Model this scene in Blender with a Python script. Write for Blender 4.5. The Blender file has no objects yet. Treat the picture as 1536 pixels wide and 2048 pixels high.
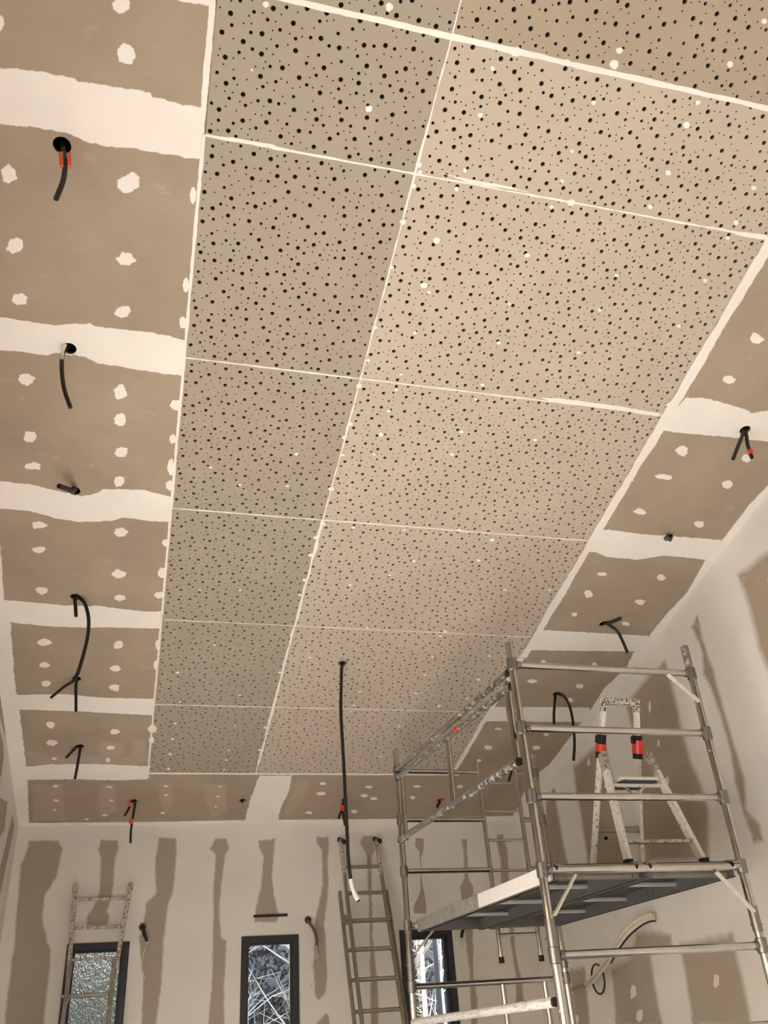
import bpy, bmesh, math, random
from math import sin, cos, pi, radians, sqrt
from mathutils import Vector, Matrix, Quaternion, noise as mnoise
from mathutils.geometry import delaunay_2d_cdt

SC = bpy.context.scene
COL = SC.collection
rnd = random.Random(7)

# ------------------------------------------------------------------ camera
F_PX = 1718.31                                     # focal length in pixels of a 1536 wide frame
CR = Vector((0.96629442, -0.24986503, -0.0619884))
CU = Vector((-0.07915457, -0.51748771, 0.85202173))
CF = Vector((0.24496867, 0.81839718, 0.51982344))
EYE = Vector((0, 0, 1.6))
cd = bpy.data.cameras.new('camera')
cam = bpy.data.objects.new('camera', cd)
COL.objects.link(cam)
cd.sensor_fit = 'HORIZONTAL'
cd.sensor_width = 36.0
cd.lens = 36.0 * F_PX / 1536.0
cd.clip_start = 0.05
cam.matrix_world = Matrix.Translation(EYE) @ Matrix((CR, CU, -CF)).transposed().to_4x4()
SC.camera = cam

# ------------------------------------------------------------------ sky, sun, exposure
SUN_EL = radians(40)                               # travelling towards +x and +y, in through the left opening
W = bpy.data.worlds.new('sky')
SC.world = W
W.use_nodes = True
wn = W.node_tree
bgn = wn.nodes['Background']
sky = wn.nodes.new('ShaderNodeTexSky')
sky.sky_type = 'NISHITA'
sky.sun_disc = False
sky.sun_elevation = SUN_EL
sky.sun_rotation = radians(180 + 53)
sky.dust_density = 2.5
wn.links.new(sky.outputs[0], bgn.inputs[0])
bgn.inputs[1].default_value = 0.33
sd = bpy.data.lights.new('sun', 'SUN')
sd.energy = 16.0
sd.angle = radians(1.0)
sd.color = (1.0, 0.955, 0.90)
so = bpy.data.objects.new('sun', sd)
COL.objects.link(so)
so.location = (-12, -8, 11)
so.rotation_euler = Vector((0.88 * cos(SUN_EL), 0.47 * cos(SUN_EL), -sin(SUN_EL))).to_track_quat('-Z', 'Y').to_euler()
SC.view_settings.view_transform = 'Standard'
SC.view_settings.look = 'None'
SC.view_settings.gamma = 1.0
SC.view_settings.use_curve_mapping = False
SC.view_settings.exposure = 1.90
try:
    SC.cycles.use_denoising = True
    SC.cycles.max_bounces = 10
    SC.cycles.diffuse_bounces = 8
    SC.cycles.glossy_bounces = 4
    SC.cycles.transmission_bounces = 6
    SC.cycles.caustics_reflective = False
    SC.cycles.caustics_refractive = False
    SC.cycles.sample_clamp_indirect = 6.0
except Exception:
    pass

# the room
XL, XR, YF, YB = -1.1666, 4.149, -3.6, 9.472
SLOPE, ZC = 0.2217, 1.6 + 4.0968
CA = 1 / sqrt(1 + SLOPE * SLOPE)
SA = SLOPE * CA
def zceil(y): return ZC - SLOPE * y
OPEN_LEFT = (-1.2, 4.1, 0.05, 2.45)                # y0, y1, z0, z1 of the glazed opening in the left wall
OPEN_LEFT_ADDED = (6.15, 7.25, 0.6, 2.3)               # unseen window, added to light the back-left of the room
OPEN_FRONT = (-0.6, 1.6, 0.05, 2.3)                # x0, x1, z0, z1 of the opening behind the camera
# daylight portals: they only guide the sampling of the sky through the openings
def put_portal(loc, sx, sy, rot):
    l = bpy.data.lights.new('sky_portal', 'AREA')
    l.shape = 'RECTANGLE'
    l.size, l.size_y = sx, sy
    l.cycles.is_portal = True
    o = bpy.data.objects.new('sky_portal', l)
    COL.objects.link(o)
    o.location, o.rotation_euler = loc, rot
for y0, y1, z0, z1 in (OPEN_LEFT, OPEN_LEFT_ADDED): put_portal((XL - 0.26, (y0 + y1) / 2, (z0 + z1) / 2), y1 - y0, z1 - z0, (radians(90), 0, radians(-90)))
x0, x1, z0, z1 = OPEN_FRONT
put_portal(((x0 + x1) / 2, YF - 0.26, (z0 + z1) / 2), x1 - x0, z1 - z0, (radians(90), 0, radians(0)))

# ------------------------------------------------------------------ planes and pixel rays
def ray(px, py):
    return CF + CR * ((px - 768) / F_PX) - CU * ((py - 1024) / F_PX)
class Plane:
    """local frame: u, v in the surface, w pointing out of the room"""
    def __init__(s, o, u, v, w):
        s.o, s.u, s.v, s.w = Vector(o), Vector(u), Vector(v), Vector(w)
        s.M = Matrix((s.u, s.v, s.w)).transposed().to_4x4()
        s.M.translation = s.o
    def px(s, x, y):
        d = ray(x, y)
        t = (s.o - EYE).dot(s.w) / d.dot(s.w)
        p = EYE + d * t - s.o
        return (p.dot(s.u), p.dot(s.v))
    def at(s, u, v, w=0.0):
        return s.o + s.u * u + s.v * v + s.w * w
CEIL = Plane((0, 0, ZC), (1, 0, 0), (0, CA, -SA), (0, SA, CA))
BACK = Plane((0, YB, 0), (1, 0, 0), (0, 0, 1), (0, 1, 0))
RIGHT = Plane((XR, 0, 0), (0, 1, 0), (0, 0, 1), (1, 0, 0))
LEFT = Plane((XL, 0, 0), (0, 1, 0), (0, 0, 1), (-1, 0, 0))
FRONT = Plane((0, YF, 0), (1, 0, 0), (0, 0, 1), (0, -1, 0))
FLOOR = Plane((0, 0, 0), (1, 0, 0), (0, 1, 0), (0, 0, -1))
def on_y(px, py, y):
    d = ray(px, py)
    return EYE + d * (y / d.y)

# ------------------------------------------------------------------ materials
MATS = {}
def newmat(name):
    m = bpy.data.materials.new(name)
    m.use_nodes = True
    MATS[name] = m
    return m, m.node_tree, m.node_tree.nodes['Principled BSDF']
def nd(nt, kind, **kw):
    n = nt.nodes.new(kind)
    for k, v in kw.items(): setattr(n, k, v)
    return n
def noise_node(nt, scale, detail=3.0, rough=0.55, coord='Object', stretch=None):
    tc = nd(nt, 'ShaderNodeTexCoord')
    n = nd(nt, 'ShaderNodeTexNoise')
    n.inputs['Scale'].default_value = scale
    n.inputs['Detail'].default_value = detail
    n.inputs['Roughness'].default_value = rough
    if stretch:
        mp = nd(nt, 'ShaderNodeMapping')
        mp.inputs['Scale'].default_value = stretch
        nt.links.new(tc.outputs[coord], mp.inputs[0])
        nt.links.new(mp.outputs[0], n.inputs['Vector'])
    else:
        nt.links.new(tc.outputs[coord], n.inputs['Vector'])
    return n
def ramp(nt, src, a, b, ca=(0, 0, 0, 1), cb=(1, 1, 1, 1)):
    r = nd(nt, 'ShaderNodeValToRGB')
    r.color_ramp.elements[0].position = a
    r.color_ramp.elements[0].color = ca
    r.color_ramp.elements[1].position = b
    r.color_ramp.elements[1].color = cb
    nt.links.new(src, r.inputs[0])
    return r
def mix(nt, fac, a, b):
    m = nd(nt, 'ShaderNodeMix', data_type='RGBA')
    for sock, v in ((0, fac), (6, a), (7, b)):
        if hasattr(v, 'links'): nt.links.new(v, m.inputs[sock])
        elif sock == 0: m.inputs[0].default_value = v
        else: m.inputs[sock].default_value = tuple(v) + ((1,) if len(v) == 3 else ())
    return m.outputs[2]
C_BOARD = (0.375, 0.307, 0.232)
C_PERF = (0.51, 0.445, 0.360)                       # perforated paper in three tones, putting a brightness step at the joints into colour
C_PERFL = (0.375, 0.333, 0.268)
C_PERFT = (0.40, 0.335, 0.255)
C_FILL = (0.84, 0.81, 0.76)
C_WALLW = (0.74, 0.71, 0.665)
C_THIN = (0.425, 0.355, 0.278)
C_SKIM = (0.40, 0.340, 0.280)
def surf_color(nt, kind):
    """colour of the bare surfaces; shared by the surface and by the thin edges of the patches on it"""
    base = {'board': C_BOARD, 'perf': C_PERF, 'perfl': C_PERFL, 'perft': C_PERFT, 'fill': C_FILL, 'wallfill': C_WALLW, 'skim': C_SKIM, 'thin': C_THIN}[kind]
    n = noise_node(nt, 1.6, 4, 0.6)
    amp = 0.10 if kind == 'board' else 0.05
    lo = tuple(c * (1 - amp) for c in base)
    hi = tuple(min(1, c * (1 + amp)) for c in base)
    r = ramp(nt, n.outputs['Fac'], 0.3, 0.7, lo + (1,), hi + (1,))
    out = r.outputs[0]
    if kind == 'board':                           # faint dusty scuffs of filler
        s = noise_node(nt, 5.0, 6, 0.75, stretch=(1, 2.2, 1))
        k = ramp(nt, s.outputs['Fac'], 0.60, 0.78, (0, 0, 0, 1), (0.22, 0.22, 0.22, 1))
        out = mix(nt, k.outputs[0], out, C_FILL)
    return out
def surface_mat(name, kind, rough=0.85):
    m, nt, b = newmat(name)
    nt.links.new(surf_color(nt, kind), b.inputs['Base Color'])
    b.inputs['Roughness'].default_value = rough
    b.inputs['Specular IOR Level'].default_value = 0.25
    n = noise_node(nt, 90, 2)
    bp = nd(nt, 'ShaderNodeBump')
    bp.inputs['Strength'].default_value = 0.05
    bp.inputs['Distance'].default_value = 0.002
    nt.links.new(n.outputs['Fac'], bp.inputs['Height'])
    nt.links.new(bp.outputs[0], b.inputs['Normal'])
    return m
def patch_mat(name, under, over, lo=0.32, hi=0.56, scale=34, soft=0.95):
    """thin coat whose cover fades to nothing at its trowelled edge (attribute 'cover': 0 edge, 1 full)"""
    m, nt, b = newmat(name)
    at = nd(nt, 'ShaderNodeAttribute', attribute_name='cover')
    n = noise_node(nt, scale, 5, 0.65)
    ma = nd(nt, 'ShaderNodeMath', operation='MULTIPLY_ADD')
    nt.links.new(n.outputs['Fac'], ma.inputs[0])
    ma.inputs[1].default_value = soft
    ma.inputs[2].default_value = -soft * 0.5
    ad = nd(nt, 'ShaderNodeMath', operation='ADD')
    nt.links.new(ma.outputs[0], ad.inputs[0])
    nt.links.new(at.outputs['Fac'], ad.inputs[1])
    r = ramp(nt, ad.outputs[0], lo, hi)
    nt.links.new(mix(nt, r.outputs[0], surf_color(nt, under), surf_color(nt, over)), b.inputs['Base Color'])
    b.inputs['Roughness'].default_value = 0.85
    b.inputs['Specular IOR Level'].default_value = 0.25
    return m
def plain(name, col, rough=0.5, metal=0.0, spec=0.5, nz=0.12, scale=30):
    m, nt, b = newmat(name)
    n = noise_node(nt, scale, 3)
    r = ramp(nt, n.outputs['Fac'], 0.3, 0.7, tuple(c * (1 - nz) for c in col) + (1,), tuple(min(1, c * (1 + nz)) for c in col) + (1,))
    nt.links.new(r.outputs[0], b.inputs['Base Color'])
    b.inputs['Roughness'].default_value = rough
    b.inputs['Metallic'].default_value = metal
    b.inputs['Specular IOR Level'].default_value = spec
    return m
def metal_paint(name, metal_col, paint_col, t0, t1, scale, rough=0.32, metal=1.0, stretch=None):
    """bare metal spattered with dried filler and paint"""
    m, nt, b = newmat(name)
    n = noise_node(nt, scale, 6, 0.7, stretch=stretch)
    k = ramp(nt, n.outputs['Fac'], t0, t1)
    g = noise_node(nt, 9, 4, 0.6)
    gr = ramp(nt, g.outputs['Fac'], 0.3, 0.7, tuple(c * 0.8 for c in metal_col) + (1,), tuple(metal_col) + (1,))
    nt.links.new(mix(nt, k.outputs[0], gr.outputs[0], paint_col), b.inputs['Base Color'])
    inv = nd(nt, 'ShaderNodeMath', operation='MULTIPLY_ADD')
    nt.links.new(k.outputs[0], inv.inputs[0])
    inv.inputs[1].default_value = -metal
    inv.inputs[2].default_value = metal
    nt.links.new(inv.outputs[0], b.inputs['Metallic'])
    rr = nd(nt, 'ShaderNodeMath', operation='MULTIPLY_ADD')
    nt.links.new(k.outputs[0], rr.inputs[0])
    rr.inputs[1].default_value = 0.8 - rough
    rr.inputs[2].default_value = rough
    nt.links.new(rr.outputs[0], b.inputs['Roughness'])
    return m
M_board = surface_mat('plasterboard_paper', 'board')
M_perf = surface_mat('perforated_board_paper', 'perf')
M_perfl = surface_mat('dimmed_left_perforated_paper', 'perfl')
M_perft = surface_mat('dimmed_top_perforated_paper', 'perft')
M_fill = surface_mat('joint_compound', 'fill')
M_wallw = surface_mat('wall_compound', 'wallfill')
MP_fb = patch_mat('compound_on_board', 'board', 'fill')
MP_fp = patch_mat('compound_on_perforated', 'perf', 'fill', 0.25, 0.5, 60, 0.4)
MP_thin = patch_mat('thin_compound_on_board', 'board', 'thin', 0.1, 0.9, 20, 0.6)
MP_bw = patch_mat('bare_paper_on_wall', 'wallfill', 'board', 0.05, 0.95, 14, 0.3)
MP_sw = patch_mat('skimmed_paper_on_wall', 'wallfill', 'skim', 0.0, 0.8, 14, 0.3)
MP_fw = patch_mat('compound_on_bare_wall', 'board', 'wallfill', 0.2, 0.9, 30, 0.5)
M_core = plain('grey_gypsum_core', (0.22, 0.19, 0.155), 0.9, spec=0.1)
M_fleece = plain('black_acoustic_fleece', (0.012, 0.010, 0.009), 0.95, spec=0.1)
M_void = plain('dark_roof_void', (0.07, 0.06, 0.05), 0.9, spec=0.1)
M_floor = plain('pale_screed', (0.36, 0.337, 0.315), 0.7, nz=0.08, scale=3)
M_alu = metal_paint('scaffold_aluminium', (0.60, 0.575, 0.54), (0.62, 0.60, 0.56), 0.66, 0.74, 22, 0.16)
M_alupaint = metal_paint('splattered_aluminium', (0.40, 0.385, 0.36), (0.58, 0.56, 0.53), 0.50, 0.64, 26, 0.32)
M_collar = metal_paint('cast_collar', (0.30, 0.29, 0.28), (0.5, 0.48, 0.45), 0.66, 0.74, 30, 0.40)
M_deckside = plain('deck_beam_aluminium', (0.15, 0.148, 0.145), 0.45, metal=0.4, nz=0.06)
M_deckedge = plain('deck_edge_painted_lit', (0.90, 0.89, 0.87), 0.40, nz=0.03)  # aluminium edge whitened in colour for the window light on it
M_deckbar = plain('deck_cross_bar', (0.55, 0.54, 0.52), 0.4, metal=0.4, nz=0.06)
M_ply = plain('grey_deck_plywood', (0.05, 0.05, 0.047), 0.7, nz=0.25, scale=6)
M_brace2 = plain('dull_zinc', (0.36, 0.355, 0.34), 0.5, metal=0.3, nz=0.2, scale=14)
M_brace = plain('pale_flat_brace', (0.66, 0.62, 0.54), 0.5, metal=0.3)
M_ladder = metal_paint('old_ladder_aluminium', (0.33, 0.30, 0.26), (0.46, 0.42, 0.36), 0.54, 0.68, 34, 0.45, 0.8)
M_ladderp = metal_paint('plastered_ladder_aluminium', (0.30, 0.27, 0.24), (0.62, 0.57, 0.50), 0.42, 0.56, 40, 0.5, 0.7)
M_step = metal_paint('painted_steps', (0.22, 0.20, 0.18), (0.82, 0.79, 0.73), 0.34, 0.42, 38, 0.5, 0.3)
M_stepspl = metal_paint('splattered_steps_top', (0.04, 0.035, 0.03), (0.80, 0.76, 0.68), 0.47, 0.52, 75, 0.5, 0.0)
M_black = plain('black_rubber', (0.016, 0.015, 0.014), 0.6, spec=0.3)
M_cable = plain('black_cable_sheath', (0.014, 0.012, 0.011), 0.45, spec=0.4)
M_orange = plain('orange_connector', (0.75, 0.10, 0.035), 0.45, nz=0.06)
M_red = plain('red_tape', (0.72, 0.045, 0.025), 0.4, nz=0.06)
M_white = plain('white_plastic', (0.85, 0.83, 0.79), 0.4, nz=0.03)
M_wire = plain('white_wire', (0.66, 0.63, 0.57), 0.5, nz=0.03)
M_orwire = plain('orange_wire', (0.40, 0.16, 0.08), 0.5, nz=0.05)
M_dark = plain('anthracite_frame', (0.018, 0.020, 0.026), 0.4, nz=0.05)
M_foil = plain('silver_foil', (0.75, 0.73, 0.7), 0.25, metal=1.0)
M_pipe = plain('cream_conduit', (0.62, 0.56, 0.46), 0.5, nz=0.06)
M_label = plain('pale_label', (0.5, 0.5, 0.48), 0.6, nz=0.35, scale=60)
M_bark = plain('pale_bark', (0.66, 0.58, 0.47), 0.8, nz=0.3, scale=8)
M_ground = plain('leafy_ground', (0.075, 0.062, 0.044), 0.9, nz=0.3, scale=2)
M_leafd = plain('dark_foliage', (0.042, 0.036, 0.022), 0.7, nz=0.6, scale=4)
M_leafy = plain('yellow_foliage', (0.30, 0.24, 0.06), 0.7, nz=0.4, scale=4)
M_bank = plain('leaf_litter', (0.16, 0.15, 0.12), 0.9, nz=0.85, scale=5)
def glass_mat(name, bump, scale, rough, stretch=None):
    m, nt, b = newmat(name)
    b.inputs['Transmission Weight'].default_value = 1.0
    b.inputs['IOR'].default_value = 1.45
    b.inputs['Roughness'].default_value = rough
    b.inputs['Base Color'].default_value = (0.95, 0.97, 0.97, 1)
    if bump:
        n = noise_node(nt, scale, 2, 0.5, stretch=stretch)
        bp = nd(nt, 'ShaderNodeBump')
        bp.inputs['Strength'].default_value = 1.0
        bp.inputs['Distance'].default_value = bump
        nt.links.new(n.outputs['Fac'], bp.inputs['Height'])
        nt.links.new(bp.outputs[0], b.inputs['Normal'])
    return m
M_glass = glass_mat('clear_glass', 0, 1, 0.0)
M_glassob = glass_mat('hammered_glass', 0.03, 26, 0.0, (1.6, 1, 0.9))

# ------------------------------------------------------------------ mesh helpers
def link(name, me, mat=None, parent=None, M=None, smooth=False):
    o = bpy.data.objects.new(name, me)
    COL.objects.link(o)
    if mat and not me.materials: me.materials.append(mat)
    if smooth:
        me.polygons.foreach_set('use_smooth', [True] * len(me.polygons))
        try: me.set_sharp_from_angle(angle=radians(40))
        except Exception: pass
    if parent: o.parent = parent
    if M is not None: o.matrix_basis = M
    return o
def mesh(name, V, Fc):
    me = bpy.data.meshes.new(name)
    me.from_pydata([tuple(v) for v in V], [], Fc)
    me.update()
    return me
class MB:
    """collects shapes given in world coordinates into one mesh"""
    def __init__(s): s.V, s.F = [], []
    def add(s, V, Fc):
        b = len(s.V)
        s.V += [Vector(v) for v in V]
        s.F += [tuple(i + b for i in f) for f in Fc]
    def tube(s, pts, r, n=12, caps=True, hollow=False):
        pts = [Vector(p) for p in pts]
        R = r if isinstance(r, (list, tuple)) else [r] * len(pts)
        rings, ref = [], None
        for i, p in enumerate(pts):
            t = (pts[min(i + 1, len(pts) - 1)] - pts[max(i - 1, 0)]).normalized()
            if ref is None:
                ref = t.orthogonal().normalized()
            ref = (ref - t * ref.dot(t)).normalized()
            bi = t.cross(ref)
            rings.append([p + (ref * cos(2 * pi * k / n) + bi * sin(2 * pi * k / n)) * R[i] for k in range(n)])
        V = [v for rg in rings for v in rg]
        Fc = []
        for i in range(len(rings) - 1):
            for k in range(n):
                a, b = i * n + k, i * n + (k + 1) % n
                Fc.append((a, b, b + n, a + n))
        if caps:
            Fc.append(tuple(range(n))[::-1])
            Fc.append(tuple((len(rings) - 1) * n + k for k in range(n)))
        s.add(V, Fc)
    def bar(s, a, b, wx, wy, up=(0, 0, 1), bev=0.0):
        """rectangular bar from a to b; wx across, wy along the up side; edges chamfered"""
        a, b, up = Vector(a), Vector(b), Vector(up)
        t = (b - a).normalized()
        x = t.cross(up).normalized()
        y = x.cross(t).normalized()
        bv = min(bev, wx * 0.3, wy * 0.3)
        hx, hy = wx / 2, wy / 2
        prof = [(-hx, -hy), (hx, -hy), (hx, hy), (-hx, hy)] if bv <= 0 else [(-hx + bv, -hy), (hx - bv, -hy), (hx, -hy + bv), (hx, hy - bv), (hx - bv, hy), (-hx + bv, hy), (-hx, hy - bv), (-hx, -hy + bv)]
        n = len(prof)
        V = [a + x * p + y * q for p, q in prof] + [b + x * p + y * q for p, q in prof]
        Fc = [(k, (k + 1) % n, (k + 1) % n + n, k + n) for k in range(n)] + [tuple(range(n))[::-1], tuple(range(n, 2 * n))]
        s.add(V, Fc)
    def build(s, name, mat, parent=None, smooth=False):
        off = parent.location.copy() if parent and parent.parent is None else Vector((0, 0, 0))
        if parent and parent.parent: off = parent['_o'] if False else Vector(parent.parent.location)
        me = mesh(name, [v - off for v in s.V], s.F)
        return link(name, me, mat, parent, None, smooth)
def spline(pts, sub=6):
    P = [Vector(p) for p in pts]
    if len(P) < 3: return P
    out = []
    for i in range(len(P) - 1):
        p0, p1, p2, p3 = P[max(i - 1, 0)], P[i], P[i + 1], P[min(i + 2, len(P) - 1)]
        for k in range(sub):
            t = k / sub
            out.append(0.5 * ((2 * p1) + (p2 - p0) * t + (2 * p0 - 5 * p1 + 4 * p2 - p3) * t * t + (3 * p1 - p0 - 3 * p2 + p3) * t ** 3))
    out.append(P[-1])
    return out
def thing(name, label, cat, loc=(0, 0, 0), group=None):
    o = bpy.data.objects.new(name, None)
    o.empty_display_size = 0.1
    COL.objects.link(o)
    o.location = loc
    o['label'], o['category'] = label, cat
    if group: o['group'] = group
    return o
def struct(name, label=None, cat=None):
    o = bpy.data.objects.new(name, None)
    COL.objects.link(o)
    o['kind'] = 'structure'
    if label: o['label'] = label
    if cat: o['category'] = cat
    return o
def circle(u, v, r, n, ph=0.0):
    return [(u + r * cos(2 * pi * k / n + ph), v + r * sin(2 * pi * k / n + ph)) for k in range(n)]
def slab_mesh(name, outline, holes, t, back=False, core=None):
    """flat slab in local (u, v), front face at w=0 towards the room, t thick, holes cut right through"""
    pts, faces = [], []
    def loop(l):
        b = len(pts)
        pts.extend(Vector(p) for p in l)
        faces.append(list(range(b, b + len(l))))
    loop(outline)
    for h in holes: loop(h)
    vo, eo, fo, ov, oe, of = delaunay_2d_cdt(pts, [], faces, 0, 1e-6)
    def area2(l): return sum(l[i][0] * l[(i + 1) % len(l)][1] - l[(i + 1) % len(l)][0] * l[i][1] for i in range(len(l)))
    n = len(vo)
    V = [(p.x, p.y, 0.0) for p in vo]
    tri = [f for f, o in zip(fo, of) if not any(i > 0 for i in o) and 0 in o]
    Fc = []
    for f in tri:
        if area2([vo[i] for i in f]) > 0: f = f[::-1]
        Fc.append(tuple(f))                         # front looks to -w
    inv = {}
    for i, l in enumerate(ov):
        for j in l: inv[j] = i
    top, coref = {}, []
    for li, idx in enumerate(faces):
        ids = [inv[j] for j in idx]
        for i in ids:
            if i not in top:
                top[i] = len(V)
                V.append((vo[i].x, vo[i].y, t))
        ccw = area2([vo[i] for i in ids]) > 0
        for k in range(len(ids)):
            a, b = ids[k], ids[(k + 1) % len(ids)]
            if li > 0: coref.append(len(Fc))
            if (li == 0) == ccw: Fc.append((a, b, top[b], top[a]))
            else: Fc.append((b, a, top[a], top[b]))
    if back:
        for f in tri:
            if all(i in top for i in f): Fc.append(tuple(top[i] for i in f[::-1]))
    me = mesh(name, V, Fc)
    if core:
        me.materials.append(core[0]); me.materials.append(core[1])
        for i in coref: me.polygons[i].material_index = 1
    return me
def resample(poly, step):
    out = []
    for i in range(len(poly)):
        a, b = Vector(poly[i]), Vector(poly[(i + 1) % len(poly)])
        k = max(1, int((b - a).length / step))
        out += [a + (b - a) * (j / k) for j in range(k)]
    return out
PATCH_N = [0]
def patch(name, plane, poly, mat, parent, feather=0.012, jit=0.004, step=0.03, lift=0.0007, box=None, uv=False):
    """thin coat of filler (or a sanded bare strip) on a plane, 0.3 to 1 mm proud, fading out at its rim"""
    P = [Vector(p) if uv else Vector(plane.px(*p)) for p in poly]
    ar = sum(P[i].x * P[(i + 1) % len(P)].y - P[(i + 1) % len(P)].x * P[i].y for i in range(len(P)))
    if ar < 0: P = P[::-1]
    P = resample(P, step)
    n = len(P)
    sd_ = PATCH_N[0] = PATCH_N[0] + 1
    nor = []
    for i in range(n):
        t = P[(i + 1) % n] - P[i - 1]
        nor.append(Vector((-t.y, t.x)).normalized())
    Q = []
    for i in range(n):
        j = mnoise.noise(Vector((P[i].x * 22, P[i].y * 22, sd_ * 3.1))) + 0.6 * mnoise.noise(Vector((P[i].x * 70, P[i].y * 70, sd_ * 1.7)))
        Q.append(P[i] + nor[i] * j * jit)
    if box:
        u0, u1, v0, v1 = box
        Q = [Vector((min(max(q.x, u0), u1), min(max(q.y, v0), v1))) for q in Q]
    inner = [Q[i] + nor[i] * feather for i in range(n)]
    pts = Q + inner
    ed = [(n + i, n + (i + 1) % n) for i in range(n)]
    cut = []
    if plane is CEIL:                               # leave the lamp holes open
        us, vs2 = [q.x for q in Q], [q.y for q in Q]
        for hu_, hv_, hr_ in HUV:
            if min(us) < hu_ + hr_ and hu_ - hr_ < max(us) and min(vs2) < hv_ + hr_ and hv_ - hr_ < max(vs2):
                b = len(pts)
                pts = pts + [Vector(q) for q in circle(hu_, hv_, hr_ + 0.0005, 20)]
                ed += [(b + i, b + (i + 1) % 20) for i in range(20)]
                cut.append((hu_, hv_, hr_))
    vo, eo, fo, ov, oe, of = delaunay_2d_cdt(pts, ed, [list(range(n))], 1, 1e-5)
    cover = []
    for l in ov:
        if not l: cover.append(0.5)
        else: cover.append(0.0 if any(i < n for i in l) else 1.0)
    layer = lift + 0.00006 * (sd_ % 7)
    V = [(p.x, p.y, -(0.00025 + (layer if c > 0 else 0.00003 * (sd_ % 7)))) for p, c in zip(vo, cover)]
    Fc = []
    for f in fo:
        a = [vo[i] for i in f]
        if cut:
            cx_, cy_ = sum(q.x for q in a) / len(a), sum(q.y for q in a) / len(a)
            if any((cx_ - h[0]) ** 2 + (cy_ - h[1]) ** 2 < (h[2] * 0.99) ** 2 for h in cut): continue
        s2 = sum(a[i].x * a[(i + 1) % len(a)].y - a[(i + 1) % len(a)].x * a[i].y for i in range(len(a)))
        Fc.append(tuple(f[::-1] if s2 > 0 else f))
    me = mesh(name, V, Fc)
    at = me.attributes.new('cover', 'FLOAT', 'POINT')
    at.data.foreach_set('value', cover)
    me.polygons.foreach_set('use_smooth', [True] * len(me.polygons))
    return link(name, me, mat, parent, plane.M)
def spot(plane, x, y, rx, ry, mat, parent, name='filler_spot', feather=None):
    """trowelled dab over a screw head; pixel centre and half sizes give its size on the plane"""
    k = rnd.randint(6, 9)
    ph = rnd.random() * 6
    sx = rnd.uniform(0.85, 1.1)
    pl = [(x + rx * sx * cos(2 * pi * i / k + ph) * rnd.uniform(0.80, 1.12), y + ry * sin(2 * pi * i / k + ph) * rnd.uniform(0.80, 1.12)) for i in range(k)]
    P = [plane.px(*q) for q in pl]
    w = max(p[0] for p in P) - min(p[0] for p in P)
    return patch(name, plane, P, mat, parent, feather or w * 0.20, w * 0.05, w / 7, uv=True)

# ------------------------------------------------------------------ ceiling
ceil = struct('ceiling')
U0, UC, U1 = 0.034, 1.032, 3.015
VJ = [y / CA for y in (1.905, 2.511, 3.726, 4.903, 6.073, 7.226, 8.393)]
VB = YB / CA
VF = YF / CA
HOLES = {'light': [(124, 291, .040), (139, 697, .036), (149, 982, .036), (151, 1194, .036), (153, 1358, .036), (160, 1493, .036), (268, 1602, .036), (485, 1601, .036),
                   (689, 1600, .036), (880, 1600, .036), (1490, 860, .036), (1337, 1075, .036), (1207, 1248, .036), (1113, 1388, .036), (1033, 1505, .036)]}
HUV = [CEIL.px(x, y) + (r,) for x, y, r in HOLES['light']]
def board(u0, u1, v0, v1):
    hs = [circle(u, v, r, 20) for u, v, r in HUV if u0 + r < u < u1 - r and v0 + r < v < v1 - r]
    g = 0.0015
    a, b = (u0 - 0.1 if u0 == XL else u0 + g), (u1 + 0.1 if u1 == XR else u1 - g)
    d = v1 + 0.1 if v1 == VB else v1 - g
    me = slab_mesh('plasterboard', [(a, v0 + g), (b, v0 + g), (b, d), (a, d)], hs, 0.013)
    return link('plasterboard', me, M_board, ceil, CEIL.M)
vs = [VF, VJ[0] - 2.4, VJ[0] - 1.2, VJ[0]] + VJ[1:]
def clear_joints(u0, u1):
    # real joints run beside the lamp holes, hidden under the filler bands
    out = []
    for v in vs:
        for d in (0, -0.05, 0.05, -0.08, 0.08):
            if all(abs(v + d - hv_) > hr_ + 0.006 for hu_, hv_, hr_ in HUV if u0 < hu_ < u1): break
        out.append(v + (d if VF < v < VJ[6] else 0))
    return out
for u0, u1 in ((XL, U0), (U1, XR)):
    js = clear_joints(u0, u1)
    for a, b in zip(js[:-1], js[1:]): board(u0, u1, a, b)
board(XL, UC + 0.13, VJ[6], VB)
board(UC + 0.13, XR, VJ[6], VB)

def hole_pattern(w, h, seed, extra=None):
    r_ = random.Random(seed)
    cell, grid, out = 0.045, {}, []
    def ok(u, v, r, gap):
        ci, cj = int(u / cell), int(v / cell)
        for i in range(ci - 3, ci + 4):
            for j in range(cj - 3, cj + 4):
                for (a, b, s) in grid.get((i, j), ()):
                    d = sqrt((a - u) ** 2 + (b - v) ** 2)
                    if d < gap(r, s): return False
        return True
    def throw(r, num, gap):
        k = 0
        for _ in range(num * 60):
            u, v = r_.uniform(r + 0.006, w - r - 0.006), r_.uniform(r + 0.006, h - r - 0.006)
            if extra and sqrt((u - extra[0]) ** 2 + (v - extra[1]) ** 2) < r + extra[2] + 0.008: continue
            if ok(u, v, r, gap):
                grid.setdefault((int(u / cell), int(v / cell)), []).append((u, v, r))
                out.append((u, v, r))
                k += 1
                if k >= num: break
    A = w * h
    throw(0.0108, int(92 * A), lambda r, s: 0.078)
    throw(0.0078, int(125 * A), lambda r, s: 0.040 if s > 0.009 else 0.058)
    throw(0.0038, int(270 * A), lambda r, s: r + s + 0.014 if s > 0.005 else 0.027)
    return out
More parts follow.
